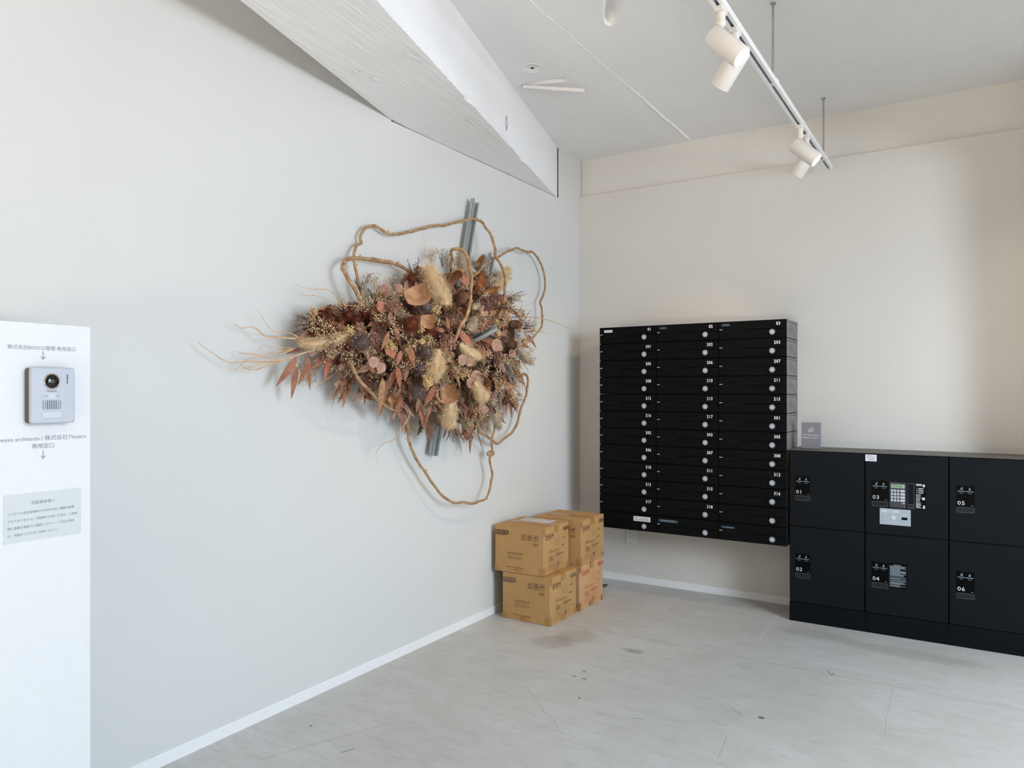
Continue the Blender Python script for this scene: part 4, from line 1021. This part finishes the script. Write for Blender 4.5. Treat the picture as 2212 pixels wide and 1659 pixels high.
    def curl(p, d, n, w, rad, turn, mat='leaf_curl'):
        d, s, u = frame_of(d, n); m = MB(); vs = []; rows = 16
        for i in range(rows+1):
            a = turn*i/rows; q = p+d*math.sin(a)*rad+u*(1-math.cos(a))*rad; ww = w*(.35+.65*math.sin(math.pi*(.12+.76*i/rows)))
            for k in range(6):
                kk = -1+2*k/5; vs.append(q+s*kk*ww/2+u*.08*w*kk*kk)
        m.add(vs, [(i*6+k, i*6+k+1, (i+1)*6+k+1, (i+1)*6+k) for i in range(rows) for k in range(5)], 0, True)
        return m.build('curled_leaf', mat, root)
    def grain(p, q, w, mat='seed_orange'):
        p = Vector(p); q = Vector(q); m = MB(); m.tube([p, q], .0015, 5)
        for i in range(420):
            t = R.random(); r = w*.5*math.sin(math.pi*min(1, .2+t*.72))**.6; v = rv(); d = (q-p).normalized(); v = (v-d*v.dot(d)).normalized()
            m.ball(p.lerp(q, t)+v*r*R.uniform(.3, 1), R.uniform(.0018, .003), 0, True)
        m.tube([p.lerp(q, .1+.13*i) for i in range(7)], lambda t: w*.32*math.sin(math.pi*(.1+.85*t)), 8)
        return m.build('seed_head', mat, root)
    def cone(p, d, L, w, mat='cone_brown'):
        d = d.normalized(); a = d.orthogonal().normalized(); b = d.cross(a); m = MB()
        m.lathe(p, d, [(0, .2*w), (.1*L, .42*w), (.5*L, .5*w), (.85*L, .4*w), (L, .1*w)], 16)
        for i in range(260):
            t = (i+.5)/260; r = w*.5*math.sin(math.pi*min(1, .15+.75*t))**.5; q = i*2.39996
            v = a*math.cos(q)+b*math.sin(q); c = p+d*L*t+v*r*.92; s = d.cross(v)*.0022
            m.add([c-s, c+s, c+v*.006+d*.007], [(0, 1, 2)])
        return m.build('banksia_cone', mat, root)
    def heather(p, d, size, mat='twig_dark'):
        m = MB(); d = d.normalized()
        for i in range(6):
            e = p+(d+rv(.5)).normalized()*size*R.uniform(.6, 1); m.tube([p, p.lerp(e, .5)+rv(.005), e], .0009, 4, 0, False)
            for k in range(14):
                a = p.lerp(e, R.uniform(.3, 1)); b = a+(d*.6+rv(1)).normalized()*R.uniform(.006, .016)
                s = (b-a).cross(rv()).normalized()*.0007; m.add([a-s, a+s, b], [(0, 1, 2)])
                if R.random() < .3: m.ball(b, .0022, 0, True)
        return m.build('heather_twig', mat, root)
    # outline of the mass, in photo pixels on the wall
    poly = [(650, 712), (668, 676), (700, 662), (745, 662), (775, 642), (805, 632), (835, 620), (872, 606), (890, 590), (930, 582), (965, 580), (1005, 600), (1035, 590), (1062, 600), (1092, 628), (1105, 662),
            (1128, 688), (1140, 712), (1132, 750), (1128, 790), (1108, 820), (1098, 862), (1066, 892), (1040, 900), (1010, 902), (980, 905), (945, 898), (905, 892), (870, 872), (830, 850), (800, 838), (772, 818), (742, 812), (712, 798), (690, 775), (680, 745)]
    def inside(x, y, P=poly):
        c = False; j = len(P)-1
        for i in range(len(P)):
            if (P[i][1] > y) != (P[j][1] > y) and x < (P[j][0]-P[i][0])*(y-P[i][1])/(P[j][1]-P[i][1])+P[i][0]: c = not c
            j = i
        return c
    def edge(x, y):
        best = 1e9
        for i in range(len(poly)):
            a = Vector(poly[i-1]); b = Vector(poly[i]); ab = b-a; t = max(0, min(1, (Vector((x, y))-a).dot(ab)/ab.length_squared)); best = min(best, (Vector((x, y))-a-ab*t).length)
        return best
    ctr = W_(930, 745, .0)
    def frm(x, y, lift=1.0):
        """depth in the heap, outward direction and facing normal at a photo position"""
        e = edge(x, y); dep = .02+.21*min(1, e/95)**.75
        p = W_(x, y, dep*lift); o = W_(x, y, 0)-ctr; o.x = 0; k = min(1, o.length/.6)
        out = (o.normalized() if o.length > 1e-4 else Vector((0, 1, 0)))
        d = (out*(.35+.75*k)+Vector((.75*(1-.6*k), 0, 0))+Vector((0, 0, -.30))).normalized()
        n = (Vector((1, -.25, .1))+out*.3).normalized()
        return p, d, n
    # dark bedding the stems are stuck into
    xs = list(range(650, 1141, 14)); ys = list(range(580, 910, 12)); m = MB(); idx = {}
    for i, x in enumerate(xs):
        for j, y in enumerate(ys):
            if inside(x, y) and edge(x, y) > 18:
                e = edge(x, y); dep = .010+.075*min(1, (e-10)/70 if e > 10 else 0)**.7+.02*noise.noise(Vector((x*.05, y*.05, 0)))
                idx[(i, j)] = len(m.v); m.v.append(tuple(W_(x, y, max(.008, dep))))
    for (i, j) in idx:
        q = [(i, j), (i, j+1), (i+1, j+1), (i+1, j)]
        if all(k in idx for k in q): m.f.append(tuple(idx[k] for k in q)); m.mi.append(0); m.smooth.append(False)
    nb = len(m.v)
    for (i, j), k in list(idx.items()):
        p = Vector(m.v[k])
        for s in range(5):
            v = (Vector((1, 0, 0))+rv(1.0)).normalized(); b = p+rv(.02); b.x = max(b.x, .006); w = v.orthogonal().normalized()*.003; tip = b+v*.035; tip.x = max(tip.x, .004); m.add([b-w, b+w, tip], [(0, 1, 2)])
    m.build('stem_bedding', 'moss_dark', root)
    def sample(n, x0=640, x1=1145, y0=575, y1=910, emin=4, mind=None):
        out = []; tries = 0; mind = mind or 2*.62*(90000/n)**.5
        while len(out) < n and tries < 20000:
            tries += 1; x = R.uniform(x0, x1); y = R.uniform(y0, y1)
            if inside(x, y) and edge(x, y) > emin and all((x-a)**2+(y-b)**2 > (mind*.5)**2 for a, b in out): out.append((x, y))
        return out
    for x, y in sample(88, y0=610, x0=690, emin=14):
        p, d, n = frm(x, y, R.uniform(.5, .82)); mt = R.choice(('leaf_mauve', 'leaf_mauve', 'leaf_mauve', 'leaf_russet', 'leaf_brown', 'leaf_brown', 'leaf_tan'))
        sprig(p, d+rv(.4), n, 'round', R.randint(8, 12), .040, .030, .10, mt, 'round_leaf_sprig')
    for x, y in sample(58, y0=660, y1=905, x0=720, emin=16):
        p, d, n = frm(x, y, R.uniform(.5, .85)); mt = R.choice(('leaf_russet', 'leaf_russet', 'leaf_brown', 'leaf_brown', 'leaf_mauve', 'leaf_terracotta'))
        d = d+Vector((0, 0, -.55 if y > 740 else -.1))+rv(.35)
        sprig(p, d, n, 'long', R.randint(4, 7), .085 if y < 770 else .12, .021, .07, mt, 'long_leaf_sprig')
    for x, y in sample(14, x0=900, y0=750, y1=880, emin=12, mind=44):
        p, d, n = frm(x, y, .95); sprig(p, d+Vector((0, 0, -.5))+rv(.3), n, 'oak', 4, .085, .034, .05, R.choice(('leaf_tan', 'leaf_tan', 'leaf_green')), 'oak_leaf_sprig')
    for x, y in sample(80):
        p, d, n = frm(x, y, 1.0); baby(p+n*.035, d+n*.7, n, R.uniform(.05, .08), 60)
    for x, y in sample(72):
        p, d, n = frm(x, y, .9); cluster(p+n*.030, n, R.uniform(.018, .034), R.choice(('cluster_dusty', 'cluster_dusty', 'cluster_plum', 'cluster_cream', 'cluster_cream')))
    for x, y in sample(60):
        p, d, n = frm(x, y, .95); heather(p+n*.03, d+n*.6, R.uniform(.07, .11), R.choice(('twig_dark', 'cluster_plum', 'thistle_grey')))
    # ---- individually placed pieces
    def at(fn, q, d): return W_(*fn(q), d+.05*min(1, max(0, edge(*fn(q)))/25 if inside(*fn(q)) else 0))
    c5 = lambda p: (720+p[0]*.12055, 560+p[1]*.12055)
    c6 = lambda p: (940+p[0]*.12055, 560+p[1]*.12055)
    c7 = lambda p: (760+p[0]*.10848, 740+p[1]*.10848)
    c8 = lambda p: (940+p[0]*.12055, 740+p[1]*.12055)
    for a, b, w, mt in ((at(c2, (600, 930), .24), at(c2, (450, 635), .20), .085, 'plume'), (at(c2, (960, 820), .13), at(c2, (1075, 650), .10), .07, 'plume'), (at(c1, (1260, 1215), .13), at(c1, (870, 1285), .12), .05, 'plume'),
                        (at(c4, (450, 230), .27), at(c4, (370, 480), .25), .075, 'plume'), (at(c4, (560, 660), .22), at(c4, (530, 910), .18), .065, 'plume'), (at(c4, (920, 680), .12), at(c4, (990, 930), .09), .05, 'plume_pale'),
                        (at(c2, (1140, 1240), .12), at(c2, (1255, 1385), .10), .045, 'plume_pale'), (at(c4, (770, 520), .25), at(c4, (860, 660), .24), .055, 'plume'), (at(c2, (700, 1240), .27), at(c2, (860, 1330), .25), .045, 'plume'),
                        (at(c2, (760, 740), .14), at(c2, (700, 520), .10), .06, 'plume_pale'), (at(c2, (800, 960), .26), at(c2, (910, 840), .22), .03, 'plume_pale'), (at(c5, (1250, 1080), .2), at(c5, (1100, 640), .17), .03, 'plume_pale'),
                        (at(c6, (600, 1240), .27), at(c6, (700, 1080), .27), .04, 'plume_pale'), (at(c8, (800, 700), .22), at(c8, (800, 430), .2), .03, 'plume_pale'), (at(c2, (880, 640), .1), at(c2, (800, 600), .1), .03, 'plume_pale')):
        plume(a, b, w, mt, int(9000*w+300))
    grain(at(c2, (825, 645), .1), at(c2, (882, 548), .08), .036); grain(at(c2, (835, 830), .16), at(c2, (868, 685), .14), .055); grain(at(c2, (885, 845), .17), at(c2, (1005, 800), .15), .042)
    for q, r in (((1035, 1050), .02), ((1085, 1030), .022), ((1090, 1090), .02), ((1235, 1010), .024), ((1255, 1055), .026), ((955, 1195), .028), ((1320, 1100), .026), ((1385, 1055), .024), ((1040, 1170), .02), ((1125, 1165), .02), ((1180, 1090), .018), ((1020, 1080), .014)):
        thistle(at(c1, q, .09), r, 'thistle_rust')
    thistle(at(c2, (315, 1085), .25), .044, 'thistle_rust', spikes=700); thistle(at(c2, (465, 1115), .25), .040, 'thistle_rust', spikes=600)
    thistle(at(c1, (1365, 1275), .2), .042, 'thistle_grey', spikes=600); thistle(at(c2, (430, 945), .24), .036, 'thistle_grey'); thistle(at(c4, (330, 250), .25), .036, 'thistle_grey')
    thistle(at(c4, (290, 400), .22), .036, 'thistle_grey'); thistle(at(c4, (260, 600), .2), .045, 'thistle_grey'); thistle(at(c4, (150, 740), .13), .026, 'thistle_grey'); thistle(at(c4, (140, 810), .08), .02, 'thistle_grey')
    thistle(at(c4, (520, 920), .12), .018, 'twig_dark'); thistle(at(c2, (330, 730), .12), .034, 'thistle_rust')
    for q, r, mt in (((900, 930), .042, 'cluster_plum'), ((960, 900), .03, 'cluster_plum'), ((600, 1220), .045, 'cluster_dusty'), ((560, 1290), .04, 'cluster_dusty'), ((390, 1120), .018, 'cluster_cream'), ((395, 1220), .014, 'cluster_cream'), ((440, 1530), .026, 'cluster_cream'), ((150, 1260), .032, 'cluster_cream'), ((180, 950), .035, 'cluster_dusty'), ((860, 1090), .034, 'cluster_dusty')):
        cluster(at(c2, q, .26 if q[0] > 250 else .2), Vector((1, -.3, .2)), r, mt)
    cone(at(c2, (690, 930), .2), at(c2, (700, 790), .24)-at(c2, (690, 930), .2)+Vector((.05, 0, 0)), .085, .062); cone(at(c2, (1080, 1090), .15), Vector((.6, .5, .1)), .06, .045); cone(at(c2, (1060, 1250), .15), Vector((.6, .5, .1)), .05, .04)
    curl(at(c2, (270, 880), .24), Vector((0, 1, .1)), Vector((1, -.2, .3)), .085, .055, 2.4); curl(at(c2, (390, 1050), .26), Vector((.2, 1, -.2)), Vector((1, -.3, 0)), .06, .035, 2.2)
    curl(at(c2, (610, 790), .17), Vector((0, .5, 1)), Vector((1, -.3, 0)), .05, .055, 3.4, 'leaf_russet'); curl(at(c2, (880, 1480), .24), Vector((.2, 1, .0)), Vector((-.3, 0, -1)), .055, .04, 3.8)
    curl(at(c4, (420, 640), .2), Vector((0, 1, -.2)), Vector((1, 0, .4)), .085, .05, 2.4); curl(at(c4, (0, 650), .15), Vector((.2, .7, -.5)), Vector((1, -.3, 0)), .055, .03, 2.4)
    # big hanging leaves at the rim
    def big(fn, a, b, wd, mat, d0=.12, d1=.09, bend=0.1, tw=.3):
        p = at(fn, a, d0); q = at(fn, b, d1); m = MB(); leaf(m, p, q-p, Vector((1, -.5, 0)), (q-p).length*1.06, wd*.68, bend, 'long', .15, tw); m.build('hanging_leaf', mat, root)
    for a in ((c1, (835, 1400), (675, 1630), .045, 'leaf_russet'), (c3, (390, 440), (345, 780), .038, 'leaf_russet'), (c1, (915, 1380), (945, 1659), .036, 'leaf_russet'), (c3, (500, 420), (415, 640), .030, 'leaf_russet'), (c3, (560, 210), (300, 310), .028, 'leaf_burgundy'),
              (c3, (1300, 560), (1275, 985), .052, 'leaf_tan', .2, .12), (c3, (1340, 600), (1285, 975), .05, 'leaf_russet', .18, .11), (c4, (725, 850), (735, 1165), .042, 'leaf_russet', .12, .07), (c4, (715, 860), (710, 1050), .012, 'leaf_burgundy', .1, .06), (c4, (790, 960), (840, 1115), .014, 'leaf_russet', .08, .05),
              (c4, (1115, 470), (1125, 600), .03, 'leaf_terracotta', .08, .06), (c7, (650, 150), (1010, 330), .05, 'leaf_terracotta', .24, .24), (c7, (900, 480), (980, 920), .045, 'leaf_terracotta', .24, .2), (c7, (990, 150), (890, 480), .035, 'leaf_russet', .26, .25),
              (c7, (1130, 60), (1270, 520), .05, 'leaf_russet', .26, .24), (c7, (1590, 680), (1760, 990), .05, 'leaf_burgundy', .22, .2), (c7, (1640, 880), (1460, 1280), .05, 'leaf_terracotta', .22, .18), (c7, (1310, 1120), (1350, 1520), .055, 'leaf_mauve', .16, .12),
              (c7, (840, 540), (740, 960), .05, 'leaf_russet', .22, .18), (c7, (960, 900), (830, 1290), .04, 'leaf_mauve', .18, .13), (c7, (1140, 780), (1200, 1340), .035, 'leaf_russet', .18, .13), (c7, (340, 420), (500, 600), .05, 'leaf_terracotta', .2, .2), (c7, (360, 460), (110, 600), .045, 'leaf_mauve', .19, .17),
              (c7, (1000, 1290), (860, 1650), .05, 'leaf_tan', .24, .2) if False else (c7, (70, 640), (90, 830), .05, 'leaf_burgundy', .14, .12), (c7, (180, 830), (270, 1110), .035, 'leaf_russet', .13, .1), (c6, (420, 1300), (690, 1560), .06, 'leaf_terracotta', .26, .28),
              (c5, (1990, 1290), (1830, 1240), .03, 'leaf_russet', .26, .26), (c5, (2030, 1040), (2090, 1290), .03, 'leaf_russet', .27, .26), (c5, (990, 980), (1060, 1190), .03, 'leaf_russet', .22, .2), (c5, (1000, 1300), (860, 1640), .03, 'leaf_russet', .24, .22), (c5, (1110, 1210), (1210, 1560), .035, 'leaf_russet', .24, .23),
              (c8, (860, 60), (890, 420), .04, 'leaf_russet', .28, .26), (c8, (990, 1000), (1050, 1300), .05, 'leaf_mauve', .14, .1), (c8, (560, 1150), (540, 1400), .06, 'leaf_terracotta', .16, .12), (c8, (600, 640), (640, 1030), .03, 'leaf_terracotta', .22, .18)):
        big(*a)
    def disc(fn, a, wd, mat, d=.2):
        p = at(fn, a, d); m = MB(); leaf(m, p-Vector((0, 0, -wd/2)), Vector((.1, .1, -1)), Vector((1, -.4, .1)), wd, wd, .2, 'round', .1); m.build('round_leaf', mat, root)
    for a in ((c5, (935, 550), .056, 'leaf_mauve', .12), (c5, (1165, 520), .04, 'leaf_mauve', .11), (c5, (1310, 310), .038, 'leaf_mauve', .09), (c5, (1270, 420), .045, 'leaf_mauve', .08), (c5, (1340, 480), .05, 'leaf_mauve', .10), (c5, (850, 850), .045, 'leaf_terracotta', .17),
              (c6, (870, 920), .048, 'leaf_mauve', .27), (c6, (1090, 1540), .06, 'leaf_mauve', .27), (c8, (480, 310), .05, 'leaf_mauve', .26), (c8, (600, 350), .042, 'leaf_mauve', .26), (c8, (720, 600), .055, 'leaf_mauve', .24), (c8, (630, 720), .05, 'leaf_mauve', .23), (c6, (1160, 700), .04, 'leaf_burgundy', .16), (c6, (880, 430), .045, 'leaf_burgundy', .14),
              (c8, (150, 130), .045, 'leaf_mauve', .27), (c7, (570, 500), .04, 'leaf_mauve', .22), (c7, (420, 390), .045, 'leaf_mauve', .22), (c8, (1370, 200), .045, 'leaf_mauve', .15), (c8, (780, 1130), .05, 'leaf_mauve', .16), (c8, (870, 1200), .045, 'leaf_mauve', .15)):
        disc(*a)
    # airy bits beyond the rim
    for fn, q, dr in ((c3, (880, 560), (0, -.3, -1)), (c3, (840, 610), (0, -.1, -1)), (c1, (1470, 860), (0, -.2, 1)), (c1, (900, 1470), (0, -.2, -1)), (c1, (870, 1400), (0, -.4, -1)), (c2, (1050, 880), (0, 1, .2)), (c4, (870, 850), (0, .1, -1)), (c4, (840, 830), (0, 0, -1)), (c4, (200, 850), (0, .3, -1)), (c2, (470, 620), (0, -.1, 1)), (c4, (1040, 640), (0, .4, -1)), (c3, (640, 430), (0, -.4, -.5)), (c2, (660, 690), (0, 0, 1))):
        baby(at(fn, q, .07), Vector(dr), Vector((1, 0, 0)), .075, 40, mat=('stem_tan', 'stem_tan'))
    for fn, q, dr in ((c2, (1180, 1100), (.1, .8, .5)), (c2, (1190, 1120), (.1, 1, .2)), (c1, (980, 1090), (0, -1, -.2)), (c1, (960, 1140), (0, -1, -.5)), (c1, (1360, 900), (0, -.1, 1)), (c4, (520, 880), (0, 0, -1)), (c2, (1060, 960), (.2, 1, .4)), (c4, (1050, 600), (0, .4, -1)), (c2, (560, 640), (0, 0, 1)), (c2, (350, 720), (0, -.3, 1))):
        heather(at(fn, q, .08), Vector(dr), .10, 'twig_dark')
flowers()
